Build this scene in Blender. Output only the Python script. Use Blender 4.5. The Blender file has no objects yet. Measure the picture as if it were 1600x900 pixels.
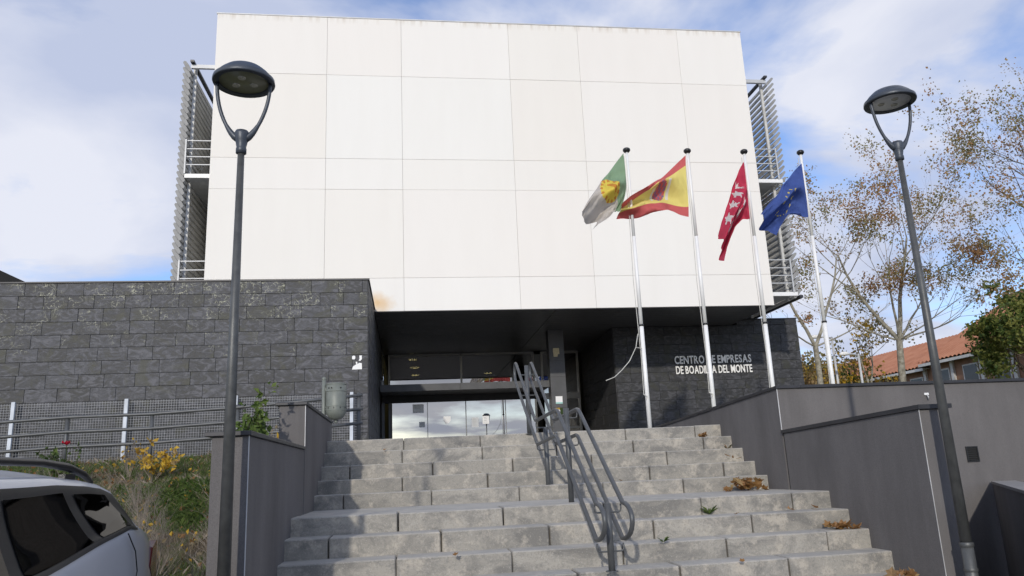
import bpy, bmesh, math, random
from mathutils import Vector, Matrix
import mathutils.noise as mn
R = math.radians
rnd = random.Random(7)
S = bpy.context.scene
COL = S.collection

# ------------------------------------------------------------------ camera
cam_d = bpy.data.cameras.new("camera"); cam = bpy.data.objects.new("camera", cam_d); COL.objects.link(cam)
S.camera = cam
cam_d.sensor_width = 36.0; cam_d.lens = 1197.9 / 1600 * 36; cam_d.clip_end = 5000; cam_d.clip_start = 0.05
pi_, ro_, ya_ = R(13.461), R(-2.596), R(8.132)
fw = Vector((math.sin(ya_)*math.cos(pi_), math.cos(ya_)*math.cos(pi_), math.sin(pi_)))
rt = Vector((math.cos(ya_), -math.sin(ya_), 0)); up = rt.cross(fw)
r2 = rt*math.cos(ro_) + up*math.sin(ro_); u2 = -rt*math.sin(ro_) + up*math.cos(ro_)
M = Matrix((r2, u2, -fw)).transposed().to_4x4(); M.translation = Vector((0, 0, 1.5)); cam.matrix_world = M

# ------------------------------------------------------------------ light
EL, AZ = 22.0, 17.5                      # sun behind the camera and to the left
sd = Vector((math.sin(R(AZ))*math.cos(R(EL)), math.cos(R(AZ))*math.cos(R(EL)), -math.sin(R(EL))))   # travel direction
sun_d = bpy.data.lights.new("sun", 'SUN'); sun_d.energy = 2.32; sun_d.angle = R(1.2); sun_d.color = (1.0, 0.935, 0.83)
sun = bpy.data.objects.new("sun", sun_d); COL.objects.link(sun); sun.rotation_euler = sd.to_track_quat('-Z', 'Y').to_euler()
sun.location = (-10, -20, 30)
S.view_settings.view_transform = 'Standard'; S.view_settings.look = 'None'; S.view_settings.exposure = 0.0; S.view_settings.gamma = 1
W = bpy.data.worlds.new("World"); S.world = W; W.use_nodes = True
wt = W.node_tree; wt.nodes.clear()
def wn(t, **k):
    n = wt.nodes.new(t)
    for a, b in k.items(): setattr(n, a, b)
    return n
sky = wn('ShaderNodeTexSky', sky_type='NISHITA', sun_disc=False)
sky.sun_elevation = R(EL); sky.sun_rotation = math.atan2(-sd.x, -sd.y); sky.air_density = 1.0; sky.dust_density = 0.6; sky.ozone_density = 1.5
bg1 = wn('ShaderNodeBackground'); bg1.inputs[1].default_value = 0.15; tint = wn('ShaderNodeMix', data_type='RGBA', blend_type='MULTIPLY'); tint.inputs[0].default_value = 1.0; tint.inputs[7].default_value = (0.88, 1.02, 1.32, 1)
wt.links.new(sky.outputs[0], tint.inputs[6]); wt.links.new(tint.outputs[2], bg1.inputs[0])
tc = wn('ShaderNodeTexCoord'); sx = wn('ShaderNodeSeparateXYZ'); wt.links.new(tc.outputs['Generated'], sx.inputs[0])
def wm(op, a, b=None):
    n = wn('ShaderNodeMath', operation=op)
    for i, v in enumerate((a, b)):
        if v is None: continue
        if isinstance(v, (int, float)): n.inputs[i].default_value = v
        else: wt.links.new(v, n.inputs[i])
    return n.outputs[0]
dz = wm('ADD', wm('ABSOLUTE', sx.outputs[2]), 0.22)
cx = wn('ShaderNodeCombineXYZ'); wt.links.new(wm('DIVIDE', sx.outputs[0], dz), cx.inputs[0]); wt.links.new(wm('DIVIDE', sx.outputs[1], dz), cx.inputs[1])
def wnoise(scale, detail, rough, dist, loc):
    mp = wn('ShaderNodeMapping'); mp.inputs['Location'].default_value = loc; wt.links.new(cx.outputs[0], mp.inputs[0])
    n = wn('ShaderNodeTexNoise'); n.inputs['Scale'].default_value = scale; n.inputs['Detail'].default_value = detail
    n.inputs['Roughness'].default_value = rough; n.inputs['Distortion'].default_value = dist
    wt.links.new(mp.outputs[0], n.inputs['Vector']); return n.outputs[0]
big = wnoise(1.2, 7, 0.55, 0.3, (6.2, 0.7, 0)); sm = wnoise(1.7, 6, 0.5, 0.3, (7.7, 2.2, 0))
cr = wn('ShaderNodeValToRGB'); cr.color_ramp.elements[0].position = 0.43; cr.color_ramp.elements[1].position = 0.55
cr.color_ramp.elements[0].color = (0.08,)*3 + (1,); cr.color_ramp.elements[1].color = (0.97,)*3 + (1,); wt.links.new(big, cr.inputs[0])
cc = wn('ShaderNodeValToRGB'); cc.color_ramp.elements[0].position = 0.36; cc.color_ramp.elements[1].position = 0.62
cc.color_ramp.elements[0].color = (0.54, 0.60, 0.78, 1); cc.color_ramp.elements[1].color = (0.82, 0.84, 0.93, 1); wt.links.new(sm, cc.inputs[0])
bg2 = wn('ShaderNodeBackground'); bg2.inputs[1].default_value = 1.0; wt.links.new(cc.outputs[0], bg2.inputs[0])
mx = wn('ShaderNodeMixShader'); wt.links.new(cr.outputs[0], mx.inputs[0]); wt.links.new(bg1.outputs[0], mx.inputs[1]); wt.links.new(bg2.outputs[0], mx.inputs[2])
wo = wn('ShaderNodeOutputWorld'); wt.links.new(mx.outputs[0], wo.inputs[0])

# ------------------------------------------------------------------ materials
class MT:
    def __init__(s, name, rough=0.7, metal=0.0, spec=0.5):
        s.m = bpy.data.materials.new(name); s.m.use_nodes = True; s.t = s.m.node_tree
        s.b = s.t.nodes['Principled BSDF']; s.b.inputs['Roughness'].default_value = rough; s.b.inputs['Metallic'].default_value = metal
        s.b.inputs['Specular IOR Level'].default_value = spec
    def n(s, t, **k):
        n = s.t.nodes.new(t)
        for a, b in k.items(): setattr(n, a, b)
        return n
    def L(s, a, b): s.t.links.new(a, b)
    def pos(s): return s.n('ShaderNodeNewGeometry').outputs['Position']
    def obj(s): return s.n('ShaderNodeTexCoord').outputs['Object']
    def rand(s): return s.n('ShaderNodeObjectInfo').outputs['Random']
    def scale(s, v, sc):
        mp = s.n('ShaderNodeMapping'); mp.inputs['Scale'].default_value = sc; s.L(v, mp.inputs[0]); return mp.outputs[0]
    def noise(s, v, sc, det=4, ro=0.55, di=0.0):
        n = s.n('ShaderNodeTexNoise'); s.L(v, n.inputs['Vector']); n.inputs['Scale'].default_value = sc
        n.inputs['Detail'].default_value = det; n.inputs['Roughness'].default_value = ro; n.inputs['Distortion'].default_value = di
        return n.outputs[0]
    def ramp(s, f, stops):
        r = s.n('ShaderNodeValToRGB'); e = r.color_ramp.elements
        while len(e) < len(stops): e.new(0.5)
        for q, (p, c) in zip(e, stops):
            q.position = p; q.color = (c, c, c, 1) if isinstance(c, (int, float)) else tuple(c) + (1,)
        s.L(f, r.inputs[0]); return r.outputs[0]
    def mix(s, f, a, b, mode='MIX'):
        m = s.n('ShaderNodeMix', data_type='RGBA', blend_type=mode)
        for i, v in ((0, f), (6, a), (7, b)):
            if hasattr(v, 'is_linked') or isinstance(v, bpy.types.NodeSocket): s.L(v, m.inputs[i])
            elif i == 0: m.inputs[0].default_value = v
            else: m.inputs[i].default_value = tuple(v) + (1,) if len(v) == 3 else v
        return m.outputs[2]
    def math(s, op, a, b=0.0):
        m = s.n('ShaderNodeMath', operation=op)
        for i, v in enumerate((a, b)):
            if isinstance(v, (int, float)): m.inputs[i].default_value = v
            else: s.L(v, m.inputs[i])
        return m.outputs[0]
    def col(s, c):
        if isinstance(c, tuple): s.b.inputs['Base Color'].default_value = c + (1,)
        else: s.L(c, s.b.inputs['Base Color'])
        return s
    def bump(s, h, st=0.3, d=0.01):
        b = s.n('ShaderNodeBump'); b.inputs['Strength'].default_value = st; b.inputs['Distance'].default_value = d
        s.L(h, b.inputs['Height']); s.L(b.outputs[0], s.b.inputs['Normal']); return s
def simple(name, c, rough=0.6, metal=0.0, var=0.18, sc=3.0, bump=0.0, bsc=60, spec=0.5):
    m = MT(name, rough, metal, spec); p = m.pos()
    f = m.noise(p, sc, 5)
    m.col(m.ramp(f, [(0.3, tuple(x*(1-var) for x in c)), (0.7, tuple(min(1, x*(1+var)) for x in c))]))
    if bump: m.bump(m.noise(p, bsc, 3), bump)
    return m.m
def mat_panel():
    m = MT('white_facade_panel', 0.62, 0, 0.35); p = m.pos(); r = m.rand()
    c = m.ramp(r, [(0.0, (0.80, 0.765, 0.705)), (0.35, (0.815, 0.805, 0.765)), (0.7, (0.81, 0.775, 0.725)), (1.0, (0.83, 0.815, 0.775))])
    g = m.noise(m.scale(p, (1.6, 1, 0.25)), 1.4, 6)
    c = m.mix(m.ramp(g, [(0.35, 0.0), (0.8, 0.10)]), c, (0.62, 0.58, 0.52))
    # rust bloom low on the left, over the slate block
    d = m.n('ShaderNodeVectorMath', operation='SUBTRACT'); m.L(p, d.inputs[0]); d.inputs[1].default_value = (-0.72, 20.2, 6.03)
    sc = m.scale(d.outputs[0], (1.0, 0.0, 1.5)); ln = m.n('ShaderNodeVectorMath', operation='LENGTH'); m.L(sc, ln.inputs[0])
    rr = m.math('ADD', ln.outputs['Value'], m.math('MULTIPLY', m.math('SUBTRACT', m.noise(p, 3.0, 5), 0.5), 0.5))
    c = m.mix(m.ramp(rr, [(0.05, 0.75), (0.5, 0.0)]), c, (0.66, 0.40, 0.13))
    # grime below the parapet
    s = m.n('ShaderNodeSeparateXYZ'); m.L(p, s.inputs[0])
    top = m.math('MULTIPLY', m.ramp(m.math('SUBTRACT', s.outputs[2], 13.5), [(0.78, 0.0), (1.0, 1.0)]), m.ramp(m.noise(m.scale(p, (5, 1, 0.6)), 1.5, 6), [(0.45, 0.0), (0.75, 0.6)]))
    c = m.mix(top, c, (0.45, 0.36, 0.26))
    m.col(c).bump(m.noise(p, 35, 3), 0.06); return m.m
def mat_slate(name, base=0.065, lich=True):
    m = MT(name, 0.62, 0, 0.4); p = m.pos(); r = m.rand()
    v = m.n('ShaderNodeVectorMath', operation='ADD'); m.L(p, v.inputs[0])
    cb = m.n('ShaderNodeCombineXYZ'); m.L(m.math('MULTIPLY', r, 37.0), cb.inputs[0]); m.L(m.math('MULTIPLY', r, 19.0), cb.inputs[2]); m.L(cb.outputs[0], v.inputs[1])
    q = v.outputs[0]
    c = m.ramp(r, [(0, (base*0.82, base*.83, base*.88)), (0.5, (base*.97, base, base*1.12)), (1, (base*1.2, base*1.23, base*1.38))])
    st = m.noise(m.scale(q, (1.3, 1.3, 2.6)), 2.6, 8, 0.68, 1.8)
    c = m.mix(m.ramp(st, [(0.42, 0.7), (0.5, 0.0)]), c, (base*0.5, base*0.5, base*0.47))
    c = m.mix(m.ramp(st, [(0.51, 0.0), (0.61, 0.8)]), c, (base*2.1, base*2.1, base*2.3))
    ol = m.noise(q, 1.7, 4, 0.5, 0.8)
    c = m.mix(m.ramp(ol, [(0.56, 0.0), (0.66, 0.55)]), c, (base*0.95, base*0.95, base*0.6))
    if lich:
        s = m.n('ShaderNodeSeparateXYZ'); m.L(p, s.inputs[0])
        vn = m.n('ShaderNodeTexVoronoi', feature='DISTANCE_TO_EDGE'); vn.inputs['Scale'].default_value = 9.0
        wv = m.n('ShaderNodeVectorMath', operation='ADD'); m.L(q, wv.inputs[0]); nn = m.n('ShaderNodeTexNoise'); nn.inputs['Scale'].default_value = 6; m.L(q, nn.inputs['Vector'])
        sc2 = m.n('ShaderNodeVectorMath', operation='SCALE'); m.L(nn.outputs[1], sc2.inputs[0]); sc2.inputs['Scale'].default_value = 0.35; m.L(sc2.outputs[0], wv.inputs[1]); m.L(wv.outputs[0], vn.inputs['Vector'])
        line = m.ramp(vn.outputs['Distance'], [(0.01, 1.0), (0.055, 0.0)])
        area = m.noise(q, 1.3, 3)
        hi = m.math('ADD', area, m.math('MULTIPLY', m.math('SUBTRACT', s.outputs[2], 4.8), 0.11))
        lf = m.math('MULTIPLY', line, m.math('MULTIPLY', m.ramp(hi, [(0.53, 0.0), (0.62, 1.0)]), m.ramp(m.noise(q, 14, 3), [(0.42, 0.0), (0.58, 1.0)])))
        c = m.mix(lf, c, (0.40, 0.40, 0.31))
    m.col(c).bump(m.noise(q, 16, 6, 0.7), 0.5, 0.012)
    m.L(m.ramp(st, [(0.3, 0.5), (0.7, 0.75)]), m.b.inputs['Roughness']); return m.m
def mat_concrete():
    m = MT('cast_concrete_step', 0.85, 0, 0.3); p = m.pos(); r = m.rand()
    c = m.ramp(r, [(0, (0.285, 0.27, 0.24)), (0.5, (0.33, 0.312, 0.278)), (1, (0.37, 0.35, 0.312))])
    g = m.noise(m.scale(p, (1, 1, 1.6)), 2.0, 9, 0.72, 0.6)
    c = m.mix(m.ramp(g, [(0.40, 0.75), (0.55, 0.0)]), c, (0.15, 0.147, 0.14))
    c = m.mix(m.ramp(m.noise(p, 5.0, 6, 0.7), [(0.52, 0.0), (0.64, 0.8)]), c, (0.46, 0.42, 0.36))
    c = m.mix(m.ramp(m.noise(p, 45, 4, 0.7), [(0.40, 0.35), (0.48, 0.0)]), c, (0.18, 0.18, 0.17))
    c = m.mix(m.ramp(m.noise(p, 90, 2, 0.6), [(0.60, 0.0), (0.70, 0.35)]), c, (0.55, 0.53, 0.50))
    gn = m.n('ShaderNodeNewGeometry'); sn = m.n('ShaderNodeSeparateXYZ'); m.L(gn.outputs['True Normal'], sn.inputs[0])   # sunlit brightness painted into the colour of up-facing treads
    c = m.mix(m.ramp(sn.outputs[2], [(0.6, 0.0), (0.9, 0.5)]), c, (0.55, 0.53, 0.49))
    m.col(c).bump(m.noise(p, 42, 6, 0.75), 0.55, 0.008); return m.m
def mat_plaster(name, c0):
    m = MT(name, 0.9, 0, 0.25); p = m.pos()
    g = m.noise(m.scale(p, (1, 1, 0.35)), 1.6, 6, 0.6)
    c = m.ramp(g, [(0.32, tuple(x*0.78 for x in c0)), (0.68, tuple(x*1.2 for x in c0))])
    st = m.noise(m.scale(p, (9, 9, 0.5)), 1.0, 5, 0.6)
    c = m.mix(m.ramp(st, [(0.55, 0.0), (0.8, 0.2)]), c, tuple(x*1.5 for x in c0))
    sp = m.noise(p, 160, 2, 0.6)
    c = m.mix(m.ramp(sp, [(0.4, 0.45), (0.55, 0.0)]), c, tuple(x*0.6 for x in c0))
    m.col(c).bump(m.noise(p, 130, 3, 0.7), 0.5, 0.004); return m.m
def mat_glass(name, refl, tint=(0.16, 0.17, 0.18), rough=0.01):
    m = MT(name); t = m.t; t.nodes.remove(m.b)
    g = m.n('ShaderNodeBsdfGlossy'); g.inputs['Roughness'].default_value = rough; g.inputs['Color'].default_value = (0.92, 0.90, 0.87, 1)
    tr = m.n('ShaderNodeBsdfTransparent'); tr.inputs[0].default_value = tint + (1,)
    mxs = m.n('ShaderNodeMixShader'); lw = m.n('ShaderNodeLayerWeight'); lw.inputs[0].default_value = refl
    lw.inputs[0].default_value = .35
    lw.inputs[0].default_value = .5
    f = m.math('ADD', refl, m.math('MULTIPLY', m.math('POWER', lw.outputs['Facing'], 5.0), (1-refl)*(1 if refl > .1 else .55)))
    m.L(f, mxs.inputs[0]); m.L(tr.outputs[0], mxs.inputs[1]); m.L(g.outputs[0], mxs.inputs[2])
    m.L(mxs.outputs[0], t.nodes['Material Output'].inputs[0]); return m.m
def mat_emit(name, c, s):
    m = MT(name); m.b.inputs['Emission Color'].default_value = c + (1,); m.b.inputs['Emission Strength'].default_value = s; m.col(c); return m.m
def mat_two(name, a, b, sc=4, rough=0.9, lo=0.42, hi=0.58, bump=0.4, bsc=25, trans=0.0):
    m = MT(name, rough, 0, 0.25); p = m.pos()
    c = m.mix(m.ramp(m.noise(p, sc, 6, 0.65), [(lo, 0.0), (hi, 1.0)]), a, b)
    m.col(c).bump(m.noise(p, bsc, 4, 0.7), bump, 0.02); return m.m
def mat_leaf(name, a, b):
    m = MT(name, 0.6, 0, 0.3); p = m.pos()
    c = m.mix(m.ramp(m.noise(p, 2.2, 3), [(0.35, 0.0), (0.65, 1.0)]), a, b); m.col(c)
    t = m.n('ShaderNodeBsdfTranslucent'); m.L(c, t.inputs[0]); x = m.n('ShaderNodeMixShader'); x.inputs[0].default_value = 0.35
    m.L(m.b.outputs[0], x.inputs[1]); m.L(t.outputs[0], x.inputs[2]); m.L(x.outputs[0], m.t.nodes['Material Output'].inputs[0]); return m.m
def mat_cloth(name, c):
    m = MT(name, 0.8, 0, 0.2); m.col(c); t = m.n('ShaderNodeBsdfTranslucent'); t.inputs[0].default_value = c + (1,)
    x = m.n('ShaderNodeMixShader'); x.inputs[0].default_value = 0.3
    m.bump(m.noise(m.scale(m.pos(), (3, 1, 1)), 5, 4), 0.5, 0.06)
    m.L(m.b.outputs[0], x.inputs[1]); m.L(t.outputs[0], x.inputs[2]); m.L(x.outputs[0], m.t.nodes['Material Output'].inputs[0]); return m.m
def mat_tiles(name):
    m = MT(name, 0.85, 0, 0.3); p = m.pos()
    c = m.mix(m.ramp(m.noise(p, 1.1, 6, 0.7), [(0.35, 0.0), (0.65, 1.0)]), (0.36, 0.15, 0.085), (0.46, 0.215, 0.13))
    m.col(c); return m.m

M_ = dict(
    fjoint=simple('grey_facade_joint', (0.50, 0.47, 0.41), 0.9),
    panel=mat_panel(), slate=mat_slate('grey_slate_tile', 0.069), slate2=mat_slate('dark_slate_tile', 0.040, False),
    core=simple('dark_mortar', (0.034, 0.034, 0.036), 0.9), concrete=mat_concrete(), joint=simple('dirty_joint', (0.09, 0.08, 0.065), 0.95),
    plaster=mat_plaster('grey_rough_plaster', (0.152, 0.144, 0.143)), coping=simple('dark_metal_coping', (0.045, 0.045, 0.05), 0.45, 0.3),
    bead=simple('pale_corner_bead', (0.5, 0.5, 0.5), 0.5), soffit=simple('charcoal_soffit_metal', (0.070, 0.070, 0.071), 0.36, 0.0, 0.1),
    dkmetal=simple('dark_grey_painted_steel', (0.075, 0.076, 0.08), 0.5), alu=simple('brushed_aluminium', (0.36, 0.36, 0.35), 0.4, 0.5, 0.08),
    dark=simple('black_interior', (0.012, 0.012, 0.012), 0.9), rail=simple('grey_painted_rail', (0.088, 0.093, 0.098), 0.42, 0.15, 0.15, 12, 0.15, 150),
    lamp=simple('slate_blue_lamp_paint', (0.058, 0.068, 0.085), 0.42, 0.2, 0.15, 9, 0.12, 120), pole=simple('grey_green_lamp_pole', (0.085, 0.088, 0.088), 0.45, 0.25, 0.22, 14, 0.15, 120),
    white=simple('white_painted_metal', (0.80, 0.80, 0.79), 0.4, 0, 0.05), offwhite=simple('galvanised_white', (0.52, 0.53, 0.54), 0.5, 0.1, 0.1),
    lend_dim=simple('louvre_end_sun_dimmed', (0.27, 0.27, 0.265), 0.6), louvre=simple('grey_louvre_aluminium', (0.55, 0.55, 0.54), 0.55, 0.15, 0.12, 2), black=simple('black_plastic', (0.015, 0.015, 0.016), 0.4),
    rope=simple('pale_halyard_rope', (0.55, 0.54, 0.5), 0.8), wire=simple('galvanised_mesh_wire', (0.22, 0.23, 0.25), 0.5, 0.4),
    fpost=simple('pale_blue_grey_fence_post', (0.52, 0.56, 0.62), 0.5), bin=simple('sage_green_bin_paint', (0.17, 0.185, 0.165), 0.5, 0.1, 0.12, 10),
    paper=simple('white_paper', (0.84, 0.84, 0.84), 0.7, 0, 0.03), teal=simple('pale_teal_print', (0.35, 0.60, 0.56), 0.7, 0, 0.03), cream=simple('cream_plaque', (0.52, 0.44, 0.27), 0.6, 0, 0.1, 20),
    letter=simple('brushed_steel_letter', (0.84, 0.83, 0.80), 0.45, 0.0, 0.04), glass=mat_glass('tinted_window_glass', 0.42, (0.14, 0.14, 0.14)),
    dglass=mat_glass('mirror_door_glass', 0.50, (0.25, 0.25, 0.25)), emit=mat_emit('warm_downlight', (1.0, 0.85, 0.35), 16.0),
    asphalt=simple('asphalt', (0.05, 0.05, 0.052), 0.9, 0, 0.2, 5, 0.4, 90), paving=simple('pale_paving', (0.26, 0.25, 0.24), 0.85, 0, 0.15, 2, 0.2),
    grass=mat_two('meadow_ground', (0.06, 0.085, 0.025), (0.14, 0.12, 0.06), 2), soil=mat_two('planting_soil', (0.10, 0.075, 0.045), (0.085, 0.10, 0.035), 2.2, 0.95, 0.42, 0.6, 0.8),
    bark=mat_two('pale_plane_bark', (0.36, 0.34, 0.28), (0.20, 0.18, 0.14), 5), twig=simple('brown_twig', (0.13, 0.10, 0.075), 0.9), dtwig=simple('dry_grey_twig', (0.27, 0.23, 0.19), 0.9),
    l1=mat_leaf('rust_leaf', (0.38, 0.20, 0.09), (0.46, 0.27, 0.13)), l2=mat_leaf('ochre_leaf', (0.44, 0.33, 0.15), (0.34, 0.22, 0.11)), l3=mat_leaf('olive_leaf', (0.24, 0.23, 0.09), (0.32, 0.27, 0.12)), w1=mat_leaf('yellow_green_leaf', (0.17, 0.21, 0.05), (0.26, 0.26, 0.07)), w2=mat_leaf('mid_green_leaf', (0.08, 0.13, 0.03), (0.12, 0.17, 0.045)),
    g1=mat_leaf('fresh_green_leaf', (0.085, 0.145, 0.028), (0.14, 0.19, 0.05)), g2=mat_leaf('dark_green_leaf', (0.04, 0.075, 0.018), (0.065, 0.10, 0.03)), y1=mat_leaf('yellow_leaf', (0.62, 0.42, 0.05), (0.50, 0.30, 0.04)),
    dead=mat_leaf('fallen_brown_leaf', (0.34, 0.19, 0.07), (0.20, 0.10, 0.04)), straw=mat_leaf('dry_straw', (0.27, 0.22, 0.13), (0.17, 0.135, 0.08)), red=mat_leaf('rose_petal', (0.55, 0.02, 0.05), (0.4, 0.01, 0.03)),
    roof=mat_tiles('terracotta_roof_tile'), hwall=simple('cream_house_wall', (0.52, 0.47, 0.40), 0.8), hbrick=simple('brick_house_wall', (0.30, 0.17, 0.11), 0.85), hwhite=simple('white_house_trim', (0.62, 0.62, 0.60), 0.7), hglass=simple('dark_window', (0.03, 0.035, 0.04), 0.15),
    paint=MT('silver_car_paint', 0.3, 0.25).col((0.58, 0.60, 0.65)).m, cglass=simple('black_car_trim', (0.016, 0.016, 0.017), 0.4, 0, 0.02, spec=0.25), rubber=simple('black_rubber', (0.02, 0.02, 0.02), 0.8), tail=simple('dark_red_lens', (0.13, 0.012, 0.012), 0.15),
    lens=simple('warm_white_lens_plate', (0.86, 0.86, 0.82), 0.5, 0, 0.05), lens2=simple('olive_lens_plate', (0.22, 0.22, 0.13), 0.3, 0, 0.06), led=simple('led_module', (0.62, 0.60, 0.50), 0.25, 0.3, 0.1, 90),
)
M_['paint'].node_tree.nodes['Principled BSDF'].inputs['Coat Weight'].default_value = 0.6

# ------------------------------------------------------------------ builders
def vb(bm, co): return bm.verts.new(co)
def box(bm, x0, x1, y0, y1, z0, z1, mi=0):
    v = [bm.verts.new((x, y, z)) for x in (x0, x1) for y in (y0, y1) for z in (z0, z1)]
    for q in ((0, 1, 3, 2), (4, 6, 7, 5), (0, 4, 5, 1), (2, 3, 7, 6), (0, 2, 6, 4), (1, 5, 7, 3)):
        bm.faces.new([v[i] for i in q]).material_index = mi
def hexa(bm, P, mi=0):      # P: 8 points, bottom 4 (ccw) then top 4
    v = [bm.verts.new(p) for p in P]
    for q in ((3, 2, 1, 0), (4, 5, 6, 7), (0, 1, 5, 4), (1, 2, 6, 5), (2, 3, 7, 6), (3, 0, 4, 7)):
        bm.faces.new([v[i] for i in q]).material_index = mi
def prism(bm, poly, axis, a, b, mi=0):   # poly in the other two axes, extruded a..b along axis
    def P(p, t):
        return (t, p[0], p[1]) if axis == 0 else (p[0], t, p[1]) if axis == 1 else (p[0], p[1], t)
    A = [bm.verts.new(P(p, a)) for p in poly]; B = [bm.verts.new(P(p, b)) for p in poly]; n = len(poly)
    bm.faces.new(A).material_index = mi; bm.faces.new(B[::-1]).material_index = mi
    for i in range(n): bm.faces.new((A[i], B[i], B[(i+1) % n], A[(i+1) % n])).material_index = mi
def tube(bm, pts, r, n=8, cap=True, mi=0):
    pts = [Vector(p) for p in pts]; rs = r if isinstance(r, (list, tuple)) else [r]*len(pts)
    rings = []; prev = None
    for i, p in enumerate(pts):
        d = (pts[min(i+1, len(pts)-1)] - pts[max(i-1, 0)])
        if d.length < 1e-9: d = Vector((0, 0, 1))
        d.normalize()
        if prev is None:
            a = d.orthogonal().normalized()
        else:
            a = prev - d*prev.dot(d)
            a = a.normalized() if a.length > 1e-6 else d.orthogonal().normalized()
        prev = a; b = d.cross(a)
        rings.append([bm.verts.new(p + (a*math.cos(2*math.pi*k/n) + b*math.sin(2*math.pi*k/n))*rs[i]) for k in range(n)])
    for i in range(len(rings)-1):
        for k in range(n):
            f = bm.faces.new((rings[i][k], rings[i][(k+1) % n], rings[i+1][(k+1) % n], rings[i+1][k])); f.material_index = mi; f.smooth = n > 5
    if cap and n > 2:
        bm.faces.new(rings[0][::-1]).material_index = mi; bm.faces.new(rings[-1]).material_index = mi
def lathe(bm, prof, n=24, loc=(0, 0, 0), mi=0):
    rings = []
    for r, z in prof:
        rings.append([bm.verts.new((loc[0]+r*math.cos(2*math.pi*k/n), loc[1]+r*math.sin(2*math.pi*k/n), loc[2]+z)) for k in range(n)] if r > 1e-5 else [bm.verts.new((loc[0], loc[1], loc[2]+z))])
    for a, b in zip(rings, rings[1:]):
        for k in range(n):
            q = [a[k % len(a)], a[(k+1) % len(a)], b[(k+1) % len(b)], b[k % len(b)]]; u = []
            for w in q:
                if w not in u: u.append(w)
            if len(u) > 2:
                f = bm.faces.new(u); f.smooth = True; f.material_index = mi
def mesh(bm, name, mats, off=(0, 0, 0), recalc=True):
    if recalc: bmesh.ops.recalc_face_normals(bm, faces=bm.faces[:])
    me = bpy.data.meshes.new(name)
    if any(off): bmesh.ops.translate(bm, verts=bm.verts[:], vec=-Vector(off))
    bm.to_mesh(me); bm.free()
    for m in (mats if isinstance(mats, (list, tuple)) else [mats]): me.materials.append(M_[m] if isinstance(m, str) else m)
    return me
def link(name, me, parent=None, loc=(0, 0, 0), rot=None):
    o = bpy.data.objects.new(name, me); COL.objects.link(o); o.location = loc
    if rot: o.rotation_euler = rot
    if parent: o.parent = parent
    return o
def wloc(o):
    v = Vector((0, 0, 0))
    while o: v += o.location; o = o.parent
    return v
def part(name, bm, mats, parent=None, recalc=True, local=False):
    off = (0, 0, 0) if (parent is None or local) else tuple(wloc(parent))
    return link(name, mesh(bm, name, mats, off, recalc), parent)
def tag(o, label=None, cat=None, group=None, kind=None):
    for k, v in (('label', label), ('category', cat), ('group', group), ('kind', kind)):
        if v: o[k] = v
    return o
def thing(name, loc, label, cat, group=None): return tag(link(name, None, None, loc), label, cat, group)
def struct(name, bm, mats): return tag(part(name, bm, mats), kind='structure')
def copy_tree(o, parent=None):
    c = o.copy(); COL.objects.link(c); c.parent = parent
    for ch in list(o.children): copy_tree(ch, c)
    return c
def B(): return bmesh.new()
def bx(*a):
    b = B(); box(b, *a); return b
def bevel(bm, w, seg=1):
    bmesh.ops.bevel(bm, geom=bm.edges[:], offset=w, segments=seg, affect='EDGES', profile=0.5)
    return bm

# ------------------------------------------------------------------ ground
UPZ = 1.95
b = B()
for (x0, x1, y0, y1) in ((-900, 900, -900, 6.05), (-1.3, 900, 6.05, 8.75)):
    b.faces.new([b.verts.new(p) for p in ((x0, y0, 0), (x1, y0, 0), (x1, y1, 0), (x0, y1, 0))])
struct('street', b, 'asphalt')
b = B()
for (x0, x1, y0, y1) in ((-900, -9.5, 14.3, 900), (-9.5, -1.38, 14.3, 17.0), (-9.5, 13.2, 34.3, 900), (13.2, 900, 9.0, 900), (4.65, 13.2, 9.0, 15.5)):
    b.faces.new([b.verts.new(p) for p in ((x0, y0, UPZ), (x1, y0, UPZ), (x1, y1, UPZ), (x0, y1, UPZ))])
struct('upper_ground', b, 'grass')
b = B(); 
b.faces.new([b.verts.new(p) for p in ((-1.38, 11.35, 2.0), (4.4, 11.35, 2.0), (4.4, 15.5, 2.0), (-1.38, 15.5, 2.0))])
b.faces.new([b.verts.new(p) for p in ((-1.38, 15.5, 2.0), (13.2, 15.5, 2.0), (13.2, 28.0, 2.0), (-1.38, 28.0, 2.0))])
struct('plaza', b, 'paving')
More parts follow.
